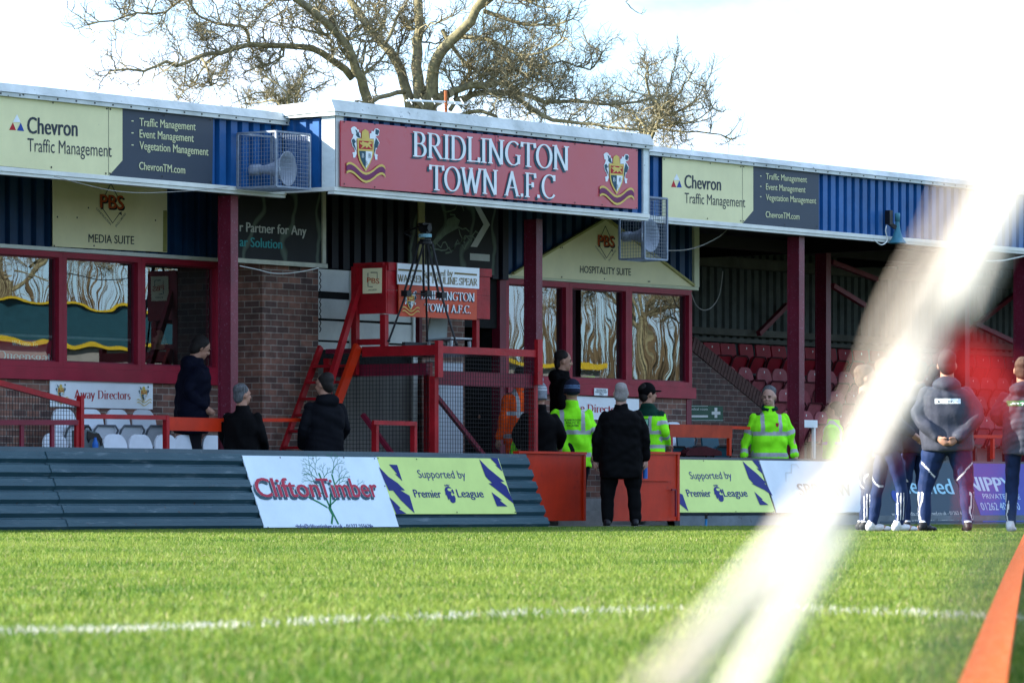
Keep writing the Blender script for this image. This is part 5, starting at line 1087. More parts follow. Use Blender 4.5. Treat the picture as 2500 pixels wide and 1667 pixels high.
def person(name_, loc, face, H, label, arms=None, feet=None, knees=None, lean=0.0, yaw=0.0, pitch=0.0, fat=1.0, skin=None, coat=None, coat_kw=None, trousers=None, shoes=None, hair=None, hood=None, collar=None, hat=None, group=None, hem=.80, bulk=1.0, seat=None, parts=True, socks=False, sleeve=None):
    t = thing('person', loc, label, 'person', group); t.rotation_euler = (0,0,face); k = H/1.75; t.scale = (k,k,k); skin = skin or SK; f = fat
    ly = lambda z: -lean*max(0, z-.9)        # forward lean (towards -Y)
    # joints
    A = arms or [[(-.25,.03,1.12),(-.27,-.05,.88)],[(.25,.03,1.12),(.27,-.05,.88)]]
    F = feet or [(-.11,0.0),(.11,0.0)]
    KN = knees or [((a[0])*.95, a[1]-.03, .47) for a in F]
    S = [(-.165*f**.5, ly(1.37), 1.355), (.165*f**.5, ly(1.37), 1.355)]
    piv = Vector((0, ly(1.5), 1.52)); rot = Matrix.Rotation(yaw, 3, 'Z') @ Matrix.Rotation(pitch, 3, 'X')
    HS = 1.09; hp = lambda x, y, z: tuple(piv+Vector((0,0,-.012))+rot @ (Vector((x, y, z-1.52))*HS))
    # ---- body: one continuous skin
    b = MB()
    loft(b, [(0,.0,.80,.11*f,.09*f),(0,.0,.86,.16*f,.11*f),(0,ly(.98),.98,.155*f,.11*f),(0,ly(1.1),1.10,.14*f,.105*f),(0,ly(1.24),1.24,.15*f,.10*f),(0,ly(1.32),1.32,.135*f,.085*f),(0,ly(1.38),1.38,.105*f**.5,.075),(0,ly(1.42),1.42,.08,.07),(0,ly(1.47),1.47,.06,.06)])
    b.tube([(0,ly(1.44)+.01,1.43), hp(0,.01,1.52), hp(0,.0,1.60)], [.074,.068,.064], 14)
    he = [hp(0,.005,1.645), hp(0,-.03,1.60)]
    b.ell(hp(0,.008,1.648), .076*HS,.098*HS,.105*HS, 18, 12, rot); b.ell(hp(0,-.028,1.588), .061*HS,.066*HS,.072*HS, 16, 10, rot); b.ell(hp(0,-.062,1.552), .034,.030,.026, 12, 8, rot)
    b.tube([hp(0,-.088,1.645), hp(0,-.106,1.612), hp(0,-.098,1.603)], [.009,.015,.011], 8); b.ell(hp(0,-.086,1.572), .024,.012,.012, 10, 8, rot)
    for sx in (-1, 1):
        b.ell(hp(sx*.078,.012,1.625), .013,.024,.033, 8, 8, rot @ Matrix.Rotation(sx*.35,3,'Z')); b.ell(hp(sx*.034,-.078,1.604), .022,.018,.018, 8, 6, rot); b.ell(hp(sx*.030,-.086,1.655), .024,.012,.009, 8, 6, rot)
    for i in (0, 1):
        w = Vector(A[i][1]); e = Vector(A[i][0]); limb(b, [(S[i][0]*.93,S[i][1],S[i][2]-.03), e, w], [.046,.042,.030]); 
        d = (w-e); hd = Vector(A[i][2]) if len(A[i]) > 2 else d
        hand(b, w+d.normalized()*.01, hd, (1 if i else -1, .25, 0) if abs(d.normalized().z) > .6 else (0,0,1), (-1 if i else 1)*(1 if abs(d.normalized().z) > .6 else 1), .55)
        hipx = (-.09 if i == 0 else .09)*f
        if trousers is not None or parts: limb(b, [(hipx,0,.86), KN[i], (F[i][0],F[i][1]+.02,.09)], [.066,.040,.030]); b.ell((F[i][0],F[i][1]-.05,.045), .04,.11,.035, 10, 6)
    eyes = [Vector(hp(sx*.031,-.09,1.634)) for sx in (-1,1)]; lip = Vector(hp(0,-.098,1.571)); brow = [Vector(hp(sx*.032,-.097,1.656)) for sx in (-1,1)]
    def asg(c):
        r = np.zeros(len(c))
        for e in eyes: d = c-np.array(e); r[(np.abs(d[:,2]) < .0075) & (np.hypot(d[:,0],d[:,1]) < .018)] = 1
        for e in brow: d = c-np.array(e); r[(np.abs(d[:,2]) < .005) & (np.hypot(d[:,0],d[:,1]) < .024)] = 1
        d = c-np.array(lip); r[(np.abs(d[:,2]) < .007) & (np.hypot(d[:,0],d[:,1]) < .026)] = 2
        return r
    fuse(b, 'body', [skin, EYE, LIP], t, .0085, asg, smooth=1)
    # ---- hair or hat
    if hair is not None:
        m = MB(); m.ell(hp(0,.030,1.682), .082*HS,.092*HS,.084*HS, 18, 12, rot); m.ell(hp(0,.055,1.62), .076*HS,.062*HS,.085*HS, 14, 10, rot)
        for sx in (-1,1): m.ell(hp(sx*.064,.022,1.650), .020,.040,.048, 10, 8, rot)
        fuse(m, 'hair', [hair], t, .009, None, .010, len(label))
    if hat:
        kind, mats = hat; m = MB()
        if kind == 'beanie':
            m.ell(hp(0,.018,1.675), .096*HS, .113*HS, .105*HS, 18, 12, rot); m.tube([hp(0,.03,1.61), hp(0,.02,1.66)], [.106,.110], 20)
            zz = lambda c: ((np.array(rot.inverted()) @ (c-np.array(piv)).T).T[:,2]+1.52)
            fuse(m, 'beanie', mats, t, .009, lambda c: np.where(((zz(c) > 1.672) & (zz(c) < 1.686)) | ((zz(c) > 1.70) & (zz(c) < 1.712)), 1, 0), .006, 3)
        if kind == 'bobble':
            m.ell(hp(0,.018,1.690), .096*HS, .112*HS, .125*HS, 18, 12, rot); m.tube([hp(0,.03,1.60), hp(0,.02,1.68)], [.110,.110], 20)
            zz = lambda c: ((np.array(rot.inverted()) @ (c-np.array(piv)).T).T[:,2]+1.52)
            fuse(m, 'bobble_hat', mats, t, .009, lambda c: np.where(((zz(c) > 1.715) & (zz(c) < 1.732)) | ((zz(c) > 1.752) & (zz(c) < 1.766)), 1, 0), .006, 3)
            m = MB(); m.ell(hp(0,.02,1.845), .052,.052,.050, 14, 10); fuse(m, 'bobble', [K_bob], t, .008, None, .02, 9)
        if kind == 'cap':
            m.ell(hp(0,.015,1.672), .090*HS, .108*HS, .098*HS, 18, 12, rot); m.ell(hp(0,-.115,1.665), .065,.075,.012, 14, 8, rot); fuse(m, 'cap', mats, t, .009)
    # ---- coat
    if coat is not None:
        kw = coat_kw or {}; m = MB(); g = f*bulk; hz = hem
        loft(m, [(0,.0,hz,.185*g,.135*g),(0,.0,hz+.03,.192*g,.142*g),(0,ly(.98),.98,.188*g,.140*g),(0,ly(1.12),1.12,.182*g,.136*g),(0,ly(1.24),1.24,.198*g,.142*g),(0,ly(1.33),1.33,.188*g,.132*g),(0,ly(1.39),1.39,.150*g,.112*g),(0,ly(1.435),1.435,.108,.092),(0,ly(1.47),1.48,.088,.086),(0,ly(1.50),1.505,.082,.080)])
        sl = kw.get('sleeve_r', 1.0)*bulk
        for i in (0, 1):
            e = Vector(A[i][0]); w = Vector(A[i][1]); limb(m, [S[i], e, e.lerp(w, .96)], [.074*sl,.066*sl,.050*sl])
        
        if collar: m.tube([(0,ly(1.45)+.012,1.43), (0,ly(1.5)+.016,1.43+collar)], [.092,.082], 18)
        if hood: m.ell((0,ly(1.45)+.095,1.44), .135,.085,.085, 16, 10); m.ell((0,ly(1.45)+.05,1.47), .115,.09,.06, 16, 10)
        cm = kw.get('mats', [coat]); fuse(m, kw.get('name','jacket'), cm, t, .011, kw.get('assign'), kw.get('wr', .010), len(label)); 
    # ---- trousers and shoes
    if trousers is not None:
        m = MB(); tk = kw.get('leg', 1.0) if coat is not None else 1.0
        loft(m, [(0,0,.79,.13*f,.10*f),(0,0,.86,.168*f,.122*f),(0,0,.98,.166*f,.122*f),(0,0,1.02,.15*f,.11*f)])
        for i in (0, 1): limb(m, [((-.088 if i == 0 else .088)*f,0,.84), KN[i], (F[i][0],F[i][1]+.015,.10)], [.098*f*tk,.072*tk,.056*tk])
        fuse(m, 'trousers', (coat_kw or {}).get('tmats', [trousers]), t, .011, (coat_kw or {}).get('tassign'), .010, len(label)+3)
    if shoes is not None:
        for i in (0, 1):
            x, y = F[i]; m = MB(); tw = (coat_kw or {}).get('toe', (0,0))[i]; rt = Matrix.Rotation(tw, 3, 'Z')
            q = lambda a, b_, c: tuple(Vector((x, y+.02, 0))+rt @ Vector((a, b_, c)))
            m.ell(q(0,.03,.055), .040,.055,.050, 12, 8, rt); m.ell(q(0,-.06,.048), .044,.085,.038, 12, 8, rt); m.ell(q(0,-.15,.038), .042,.060,.028, 12, 8, rt); m.tube([q(0,.02,.06), q(0,.015,.105)], [.046,.044], 12)
            s = fuse(m, 'shoe', [shoes, K_sole], t, .008, lambda c: np.where(c[:,2] < .022, 1, 0))
            if socks: m = MB(); m.tube([q(0,.018,.08), q(0,.012,.115)], [.040,.041], 12); o = m.build('sock', K_sock, None, True); o.parent = t
    return t
def face_of(nm): return {'cam': -TH, 'away': math.pi-TH, 'right': math.pi/2-TH, 'left': -math.pi/2-TH}[nm]
def on_cloth(t, cloth_name, s, mat_, local_c, width, rows, facing=(0,1,0), name='lettering', off=.0):
    """printed words laid on the back or chest of a garment (projected on its surface)"""
    ob = [c for c in t.children if c.name.split('.')[0] == cloth_name][0]; me = ob.data
    bv = BVHTree.FromPolygons([v.co for v in me.vertices], [p.vertices for p in me.polygons]); fd = Vector(facing); rt = Vector((0,0,1)).cross(fd); m = MB(); z = local_c[2]
    for s_, wd, ch in rows:
        vs, fs = text_mesh(s_, off); x0 = min(v[0] for v in vs); x1 = max(v[0] for v in vs); out = []
        for v in vs:
            p = Vector(local_c)+rt*(((v[0]-x0)/(x1-x0)-.5)*wd); p.z = z+v[1]/CAPH*ch
            h = bv.ray_cast(p+fd*.6, -fd); q = h[0] if h[0] is not None else p+fd*.12
            out.append(q+fd*.004)
        m.add(out, fs); z -= ch*1.45
    o = m.build(name, mat_, None); o.parent = ob; return o
def patch(t, cloth_name, mat_, pts, facing=(0,1,0), name='badge', lift=.004):
    ob = [c for c in t.children if c.name.split('.')[0] == cloth_name][0]; me = ob.data
    bv = BVHTree.FromPolygons([v.co for v in me.vertices], [p.vertices for p in me.polygons]); fd = Vector(facing); rt = Vector((0,0,1)).cross(fd); out = []
    m = MB()
    if len(pts) == 4:
        n = 10; A_, B_, C_, D_ = [Vector((p[0], p[1], 0)) for p in pts]; g = []
        for j in range(4):
            for i in range(n+1):
                w_ = A_.lerp(B_, i/n).lerp(D_.lerp(C_, i/n), j/3); p = rt*w_.x; p.z = w_.y; h = bv.ray_cast(p+fd*.6, -fd); g.append((h[0] if h[0] is not None else p+fd*.12)+fd*lift)
        m.add(g, [(j*(n+1)+i, j*(n+1)+i+1, (j+1)*(n+1)+i+1, (j+1)*(n+1)+i) for j in range(3) for i in range(n)])
    else:
        for a, z in pts:
            p = rt*a; p.z = z; h = bv.ray_cast(p+fd*.6, -fd); out.append((h[0] if h[0] is not None else p+fd*.12)+fd*lift)
        m.poly(out)
    o = m.build(name, mat_, None); o.parent = ob; return o
K_bob = M('speckled_bobble_wool', (.22,.26,.32), .95, .5, 90, .8)
# hi-vis pattern: horizontal bands, vertical braces, sleeve bands
def hivis(bands, braces=True, arms=None, yoke=None, chk=None, bw=.05, xbr=.105, zb=1.13):
    def fn(c):
        r = np.zeros(len(c)); body = np.abs(c[:,0]) < .235
        for z in bands: r[(np.abs(c[:,2]-z) < bw/2) & body] = 1
        if braces: r[(np.abs(np.abs(c[:,0])-xbr) < .024) & (c[:,2] > zb)] = 1
        if yoke: r[(c[:,2] > yoke) & (np.abs(c[:,0]) < .24)] = 2
        if arms is not None:
            for (S_, E_, W_, fr) in arms:
                for (a, b, f0) in fr and [(S_, E_, fr[0]), (E_, W_, fr[1])]:
                    a, b = np.array(a), np.array(b); d = b-a; L_ = np.linalg.norm(d); d = d/L_; tt = (c-a)@d; rad = np.linalg.norm((c-a)-np.outer(tt, d), axis=1)
                    r[(np.abs(tt-f0*L_) < .027) & (rad < .105) & (~body | (np.abs(c[:,0]) > .19))] = 1
        if chk:
            z0 = chk; s = .022; m_ = (np.abs(c[:,2]-z0) < .034) & body; q = (np.floor(np.arctan2(c[:,1],c[:,0])*.17/s)+np.floor((c[:,2]-z0)/s)) % 2
            r[m_ & (q == 0)] = 3; r[m_ & (q == 1)] = 1
        return r
    return fn
def ground_at(px, Y, z=.35): p = P(px, HY, Y); return (p.x, Y, z)
# 1 man in black by the media suite window, facing right and looking down
person('p', ground_at(466,35.0,.42), face_of('right')+.25, 1.80, 'man in black hooded coat standing by the media suite window, head bowed to the right', lean=.10, pitch=.45, yaw=.1, coat=K_navyj, hood=True, trousers=K_jeans, shoes=K_shoeB, hair=H_dark, skin=SK, arms=[[(-.24,.10,1.12),(-.20,-.12,.95)],[(.24,.10,1.12),(.20,-.12,.95)]], hem=.66, fat=1.28, bulk=1.05)
# 2 grey haired man in black jacket with pale sleeve stripes
a2 = [[(-.27,.0,1.12),(-.24,-.16,.95)],[(.27,.0,1.12),(.24,-.16,.95)]]
t = person('p', ground_at(592,33.75,.02), face_of('away')-.35, 1.60, 'grey haired man with glasses in black jacket with pale sleeve stripes, seen from behind', coat=K_black, collar=.06, trousers=K_jeans, shoes=K_shoeB, hair=H_grey, arms=a2, fat=1.22, yaw=-.55, hem=.75)
m = MB(); m.tube([(.05,-.10,1.635),(.085,.0,1.64)], .004, 5); 
p0 = [(.225,-.06,1.40),(.262,-.075,1.33),(.30,-.07,1.22),(.31,-.09,1.12)]
for k in range(3): m.tube([(x+.012-k*.006, y+.02+k*.035, z) for x, y, z in p0], .007, 5)
o = m.build('sleeve_stripes', K_sock, None); o.parent = t
# 3 man in dark coat by the ladder
person('p', ground_at(792,33.72,.02), face_of('away')+.45, 1.76, 'dark haired man in dark coat by the foot of the red ladder, seen from behind', coat=K_dark, hood=True, collar=.05, trousers=K_jeans, shoes=K_shoeB, hair=H_dark, arms=[[(-.27,.02,1.12),(-.22,-.14,.98)],[(.28,.05,1.12),(.23,-.12,.92)]], fat=1.2, yaw=.45, hem=.72)
# 4 orange hi-vis worker behind the mesh
so = [(-.19,0,1.395),(-.25,.0,1.12),(-.22,-.16,.95)]
person('p', ground_at(1270,34.9,.22), face_of('away')+.5, 1.78, 'worker in orange hi-vis jacket behind the wire mesh of the platform', coat=K_orange, coat_kw=dict(mats=[K_orange,K_tape], assign=hivis([1.18,.90], True)), trousers=K_orange, shoes=K_shoeB, hair=H_dark, fat=1.15)
# 5 person in black with grey bobble hat
person('p', ground_at(1317,33.62,.08), face_of('away')-.1, 1.62, 'person in black coat and striped grey bobble hat at the gate, seen from behind', coat=K_black, collar=.10, trousers=K_jeans, shoes=K_shoeB, hat=('bobble', [K_knit,K_knitw]), arms=[[(-.30,.02,1.14),(-.26,-.16,.98)],[(.32,.02,1.14),(.28,-.14,.98)]], fat=1.28, hem=.70)
# 6 lime steward with lettering, navy beanie
arm6 = [[(-.29,.03,1.12),(-.27,-.10,.90)],[(.29,.05,1.12),(.33,-.02,.87)]]
ah = [((-.19,0,1.395),arm6[0][0],arm6[0][1],(.85,.55)), ((.19,0,1.395),arm6[1][0],arm6[1][1],(.85,.55))]
t = person('p', ground_at(1396,33.95,.03), face_of('away')+.05, 1.77, 'steward in lime hi-vis jacket and navy striped beanie beside the gate, seen from behind', coat=K_lime, coat_kw=dict(mats=[K_lime,K_tape], assign=hivis([1.13,.86], True, ah, xbr=.13, zb=1.13), wr=.018), collar=.10, trousers=K_jeans, shoes=K_shoeB, hat=('beanie', [K_navyhat,K_bluehat]), arms=arm6, fat=1.28, hem=.70)
on_cloth(t, 'jacket', '', ik['black'], (0,0,1.27), .2, [('SCARBOROUGH',.20,.024),('ATHLETIC FC',.17,.024),('VOLUNTEER',.15,.024)], off=.01)
# lime jacket of another steward half hidden behind the bobble hat
person('p', ground_at(1290,34.0,.03), face_of('away')+.2, 1.35, 'short steward in lime jacket almost hidden behind the person in the bobble hat', coat=K_lime, coat_kw=dict(mats=[K_lime,K_tape], assign=hivis([1.13,.86])), trousers=K_jeans, shoes=K_shoeB, hair=H_dark, fat=1.25)
# 7 man in black standing higher, facing right
person('p', ground_at(1372,34.75,.44), face_of('right')+.15, 1.78, 'dark haired man in black coat standing higher behind the steward, facing right', coat=K_black, hood=True, collar=.06, trousers=K_jeans, shoes=K_shoeB, hair=H_dark, fat=1.1, pitch=.12, arms=[[(-.25,.06,1.12),(-.22,-.05,.90)],[(.25,.06,1.12),(.22,-.05,.90)]])
# 8 tall man in black at the gateway
p8 = P(1516,1290,32.35); 
t = person('p', (p8.x, p8.y, .0), face_of('away')+.05, 1.73, 'white haired man all in black standing in the gateway with a blue bottle', coat=K_black, collar=.04, trousers=K_black, shoes=K_shoeB, hat=None, hair=H_white, skin=SKP, feet=[(-.17,.02),(.17,.0)], fat=1.30, bulk=1.04, hem=.60, arms=[[(-.30,.02,1.10),(-.30,-.05,.84)],[(.30,.02,1.10),(.30,-.08,.83)]], coat_kw=dict(leg=1.25))
q = t.matrix_basis @ Vector((.36,-.15,.78)) if False else Vector((p8.x,p8.y,0))+Matrix.Rotation(t.rotation_euler.z,3,'Z') @ Vector((-.30,-.09,.69))
m = MB(); m.lathe(q-Vector((0,0,.10)), (0,0,1), [(0,0),(0,.03),(.13,.03),(.17,.013),(.2,.013),(.2,0)], 12); tag(m.build('water_bottle', bt), 'small blue bottle held low by the man in the gateway', 'bottle')
# 9 first aider
arm9 = [[(-.27,.05,1.13),(-.20,-.16,1.0)],[(.28,.06,1.13),(.16,-.20,.98)]]
ah = [((-.19,0,1.395),arm9[0][0],arm9[0][1],(.55,.2)), ((.19,0,1.395),arm9[1][0],arm9[1][1],(.55,.25))]
t = person('p', ground_at(1582,34.05,.05), face_of('away')-.5, 1.76, 'first aider in green and lime jacket and black cap, arms folded, facing right', coat=K_lime, coat_kw=dict(mats=[K_lime,K_tape,K_greenyoke,ik['black']], assign=hivis([1.14,.96], True, ah, yoke=1.345, chk=.83, zb=1.14)), trousers=K_jeans, shoes=K_shoeB, hat=('cap',[K_black]), hair=H_dark, arms=arm9, fat=1.2, yaw=-.6, hem=.74, collar=.06)
patch(t, 'jacket', ik['teal'], [(-.10,1.22),(.10,1.22),(.10,1.31),(-.10,1.31)]); patch(t, 'jacket', ink('mint_ink', (.30,.62,.45)), [(-.09,1.228),(.09,1.228),(.09,1.302),(-.09,1.302)], lift=.006)
on_cloth(t, 'jacket', '', ik['teal'], (0,0,1.245), .2, [('FIRST AID',.15,.042)], off=.03)
m = MB(); 
for sx in (1,): m.tube([(sx*.06,-.07,1.632),(sx*.085,-.03,1.636),(sx*.085,.02,1.64)], .004, 5)
o = m.build('glasses', mt['white2'], None); o.parent = t
# 10 steward facing the pitch
arm10 = [[(-.30,.03,1.11),(-.33,-.06,.86)],[(.30,.03,1.11),(.33,-.06,.86)]]
ah = [((-.19,0,1.395),arm10[0][0],arm10[0][1],(.75,.75)), ((.19,0,1.395),arm10[1][0],arm10[1][1],(.75,.75))]
t = person('p', ground_at(1878,33.85,.03), face_of('cam')+.15, 1.79, 'steward in lime hi-vis coat facing the pitch right of the faded red board, greying hair', coat=K_lime, coat_kw=dict(mats=[K_lime,K_tape], assign=hivis([1.15,.885], True, ah, xbr=.115, zb=1.15, bw=.055), wr=.019), trousers=K_jeans, shoes=K_shoeB, hair=H_grey, arms=arm10, fat=1.22, yaw=-.45, pitch=.15, hem=.70, skin=SKP)
m = MB(); m.tube([(-.02,-.075,1.455),(-.085,-.03,1.475),(-.07,.06,1.50),(.07,.06,1.50),(.085,-.03,1.475),(.02,-.075,1.455)], [.022,.028,.03,.03,.028,.022], 8); o = m.build('collar', K_greenyoke, None, True); o.parent = t
patch(t, 'jacket', ink('badge_ink', (.30,.03,.03)), [(-.085,1.29),(-.05,1.29),(-.052,1.255),(-.068,1.235),(-.083,1.255)] if 0 else [(.05,1.29),(.09,1.29),(.088,1.255),(.07,1.235),(.052,1.255)], facing=(0,-1,0), name='club_badge')
# 11 steward behind the blurred cord, facing left
person('p', ground_at(2035,33.9,.05), face_of('left')-.3, 1.60, 'steward in lime hi-vis jacket behind the white net cords, turned to the left', coat=K_lime, coat_kw=dict(mats=[K_lime,K_tape], assign=hivis([1.15,.9])), trousers=K_jeans, shoes=K_shoeB, hair=H_mid, fat=1.1)
# ---- group of coaches on the pitch in navy track suits
def stripes_for(F):
    def fn(c):                      # three white lines low on the outside of each leg + thigh piping
        r = np.zeros(len(c))
        for (fx, fy), sg in ((F[0], -1), (F[1], 1)):
            on = (np.sign(c[:,0]) == sg) & (np.abs(c[:,0]) > abs(fx)+.012)
            for k in (-1,0,1): r[on & (np.abs(c[:,1]-fy-.02-k*.027) < .0048) & (c[:,2] > .13) & (c[:,2] < .40)] = 1
        d = np.abs(c[:,2]-(.50+1.1*(np.abs(c[:,0])-.08))); r[(d < .011) & (c[:,1] > .01) & (c[:,2] < .72)] = 1
        return r
    return fn
def coach(px, tt, face, H, label, shoes, **k):
    p = at(px, HY, tt); kw = dict(leg=.92, tmats=[K_trackp, K_sock], tassign=stripes_for(k.get('feet') or [(-.11,0),(.11,0)]), wr=.012); kw.update(k.pop('ckw', {}))
    return person('p', (p.x,p.y,0), face, H, label, coat=k.pop('coat', K_trackj), coat_kw=kw, trousers=K_trackp, shoes=shoes, socks=True, group='coaches in navy track suits', **k)
coach(2165, 46.5, face_of('right')+.35, 1.72, 'coach in quilted navy jacket and white trainers behind the white cords', K_shoeW, hair=H_mid, collar=.06, feet=[(-.12,-.10),(.12,.08)], arms=[[(-.25,.02,1.12),(-.20,-.18,1.0)],[(.25,.02,1.12),(.20,-.18,1.0)]], skin=SKP)
coach(2115, 47.5, face_of('right')+.1, 1.68, 'coach in black shoes at the left of the group, mostly hidden by the white cords', K_shoeB, hair=H_mid, coat=K_dark)
t = coach(2235, 46.8, face_of('away')+.35, 1.72, 'coach with round thigh badge and black trainers in the middle of the group', K_shoeB, hair=H_dark, feet=[(-.10,.0),(.10,-.04)], arms=[[(-.25,.02,1.12),(-.18,-.2,1.05)],[(.25,.02,1.12),(.18,-.2,1.05)]])
a13 = [[(-.31,.08,1.13),(-.10,.20,.93),(.75,.15,-.55)],[(.31,.08,1.13),(.10,.20,.93),(-.75,.15,-.55)]]
t = coach(2312, 45.5, face_of('away')-.05, 1.75, 'broad coach in big navy coat with hands clasped behind his back', K_shoeB, hair=H_dark, feet=[(-.20,.0),(.22,-.03)], arms=a13, fat=1.22, bulk=1.12, hood=True, hem=.80, ckw=dict(leg=1.08, toe=(.1,-.6)))
patch(t, 'jacket', ik['white'], [(-.125,1.255),(.125,1.255),(.125,1.305),(-.125,1.305)], name='back_print'); on_cloth(t, 'jacket', '', ik['dark'], (0,0,1.266), .2, [('enterprise',.20,.024)], off=.03)
a14 = [[(-.29,-.02,1.14),(-.12,-.22,1.12)],[(.29,-.02,1.14),(.12,-.22,1.12)]]
t = coach(2498, 45.5, face_of('away')-.25, 1.70, 'coach in navy jacket and white trainers at the right edge, arms folded', K_shoeW, hair=H_mid, arms=a14, fat=1.12, hood=True, feet=[(-.16,.0),(.14,-.10)], hem=.78)
patch(t, 'jacket', ik['green'], [(-.15,1.27),(.15,1.27),(.15,1.325),(-.15,1.325)], name='back_print'); on_cloth(t, 'jacket', '', ik['white'], (0,0,1.285), .2, [('enterprise',.24,.028)], off=.03)
# ---- people seen through the windows and the doorway
t = person('p', ground_at(1436,36.34,.50), face_of('away')+.15, 1.74, 'steward in lime vest with yellow back panel standing inside the hospitality window', coat=K_lime, coat_kw=dict(mats=[K_lime,K_tape], assign=hivis([1.02,.88], False)), trousers=K_jeans, shoes=K_shoeB, hair=H_dark, bulk=1.1)
patch(t, 'jacket', ink('yellow_panel_ink', (.75,.60,.02)), [(-.13,1.13),(.13,1.13),(.13,1.20),(-.13,1.20)], name='back_panel'); on_cloth(t, 'jacket', '', ik['red'], (0,0,1.142), .2, [('STEWARD',.20,.045)], off=.02, name='steward_lettering'); on_cloth(t, 'jacket', '', ik['black'], (0,0,1.27), .2, [('SCARBOROUGH',.18,.022),('ATHLETIC FC',.16,.022)])
person('p', ground_at(1198,36.35,.62), face_of('left')-.2, 1.74, 'dark coated person with a lime vest edge in the dark doorway', coat=K_black, trousers=K_jeans, shoes=K_shoeB, hair=H_mid)
person('p', ground_at(385,36.9,.62), face_of('right')-.5, 1.76, 'person in black standing inside the right media suite window', coat=K_black, trousers=K_jeans, shoes=K_shoeB, hair=H_dark, arms=[[(-.25,0,1.12),(-.25,-.22,.98)],[(.25,0,1.12),(.25,-.22,.98)]])
person('p', ground_at(255,38.2,.62), face_of('cam'), 1.72, 'seated looking figure in dark blue far inside the middle media suite window', coat=K_navyj, trousers=K_jeans, shoes=K_shoeB, hair=H_dark)
# ================================================================= bare trees
def bark(name, c1, c2):
    m = M(name, c1, .9, .3, 9, .5, rgb2=c2, spec=.15); return m
bark_m = bark('lichen_bark', (.13,.115,.082), (.28,.25,.13)); twig_m = bark('twig_bark', (.15,.125,.09), (.31,.27,.15))
class Tree:
    def __init__(s, seed): s.r = random.Random(seed); s.big = MB(); s.small = MB()
    def walk(s, p, d, ln, r0, r1, gn, up, nseg):
        pts = [p]; st = ln/nseg; d = d.normalized()
        for i in range(nseg):
            d = (d+Vector((s.r.gauss(0,gn), s.r.gauss(0,gn), s.r.gauss(0,gn)+up))).normalized(); pts.append(pts[-1]+d*st)
        return pts
    def grow(s, p, d, lvl, ln, r):
        nseg = {1:7,2:5,3:4,4:2}[lvl]; pts = s.walk(p, d, ln, r, r*.4, {1:.30,2:.32,3:.32,4:.22}[lvl], {1:.07,2:.07,3:.08,4:.08}[lvl], nseg)
        (s.big if lvl < 2 else s.small).tube(pts, [r*(1-.6*i/nseg) for i in range(nseg+1)], 5 if lvl < 2 else 3, False)
        if lvl == 4: return
        for i in range(1, nseg+1):
            for _ in range(1):
                if i < nseg and s.r.random() < {1:.06,2:.14,3:.28}[lvl]: continue
                dd = (pts[i]-pts[i-1]).normalized(); q = Vector((s.r.gauss(0,1), s.r.gauss(0,1), s.r.gauss(.25,1))); q = (q-dd*q.dot(dd)).normalized()
                s.grow(pts[i], dd*s.r.uniform(.4,.9)+q*s.r.uniform(.5,.9), lvl+1, ln*s.r.uniform(.36,.70), r*.64)
    def limb(s, pts, r0, r1, dens=1.0, l1=1.5, skip=0.0):
        # smooth through the points, rough a little, then side branches
        q = []
        for i in range(len(pts)-1):
            p0, p1, p2, p3 = pts[max(i-1,0)], pts[i], pts[i+1], pts[min(i+2,len(pts)-1)]
            n = max(2, int((p2-p1).length/.22))
            for k in range(n):
                u = k/n; q.append(.5*((2*p1)+(p2-p0)*u+(2*p0-5*p1+4*p2-p3)*u*u+(-p0+3*p1-3*p2+p3)*u**3)+Vector((s.r.gauss(0,.012),s.r.gauss(0,.02),s.r.gauss(0,.012))))
        q.append(pts[-1]); r0 *= .88; n = len(q); rs = [r0+(r1-r0)*(i/(n-1))**.8 for i in range(n)]; s.big.tube(q, rs, 9 if r0 > .05 else 6, True)
        for i in range(1, n):
            f = i/(n-1)
            if f < skip: continue
            for _ in range(2):
                if s.r.random() < .82*dens*(q[i]-q[i-1]).length/.22:
                    dd = (q[i]-q[i-1]).normalized(); w_ = Vector((s.r.gauss(0,1), s.r.gauss(0,.8), s.r.gauss(.3,1))); w_ = (w_-dd*w_.dot(dd)).normalized()
                    s.grow(q[i], dd*s.r.uniform(.3,.8)+w_*.8, 1 if f < .8 else 2, l1*s.r.uniform(.5,1.0)*(1-.35*f), min(.026, max(.015, rs[i]*.36)))
        s.grow(q[-1], q[-1]-q[-2], 2, l1*.5, r1)
    def done(s, name, loc, label, group=None):
        t = thing(name, loc, label, 'tree', group); s.big.build('trunk', bark_m, t, True); s.small.build('crown', twig_m, t); return t
T0 = 85.0
tr_ = Tree(11)
def L_(px, dep=0.0):
    n = len(px); return [at(x, y, T0+dep*(i/(n-1))) for i, (x, y) in enumerate(px)]
base = at(1030, 275, T0)
tr_.limb([Vector((base.x,base.y,0)), Vector((base.x+.05,base.y,3)), base], .42, .30, 0, 1)
tr_.limb(L_([(1026,285),(1020,194),(1017,133),(1021,73),(1021,0),(1023,-120),(1015,-230)], .5), .135, .06, .35, 1.2, .35)
tr_.limb(L_([(1042,285),(1052,226),(1058,161),(1082,121),(1126,77),(1162,24),(1190,-20),(1240,-90)], -1), .15, .07, .35, 1.3, .3)
tr_.limb(L_([(1010,285),(996,238),(979,170),(931,102),(894,58),(856,0),(815,-70)], 1.5), .125, .055, .45, 1.3, .3)
tr_.limb(L_([(1000,330),(930,300),(904,252),(880,190),(860,143),(822,82),(778,41),(724,0),(660,-40)], -1.5), .13, .06, .6, 1.3, .35)
tr_.limb(L_([(863,190),(812,146),(761,119),(693,114),(608,109),(540,129),(489,136),(431,163),(404,150),(353,170),(285,172)], -2), .085, .018, .9, 1.2, .1)
tr_.limb(L_([(985,226),(950,230),(908,250)], -1), .05, .04, .4, .7)
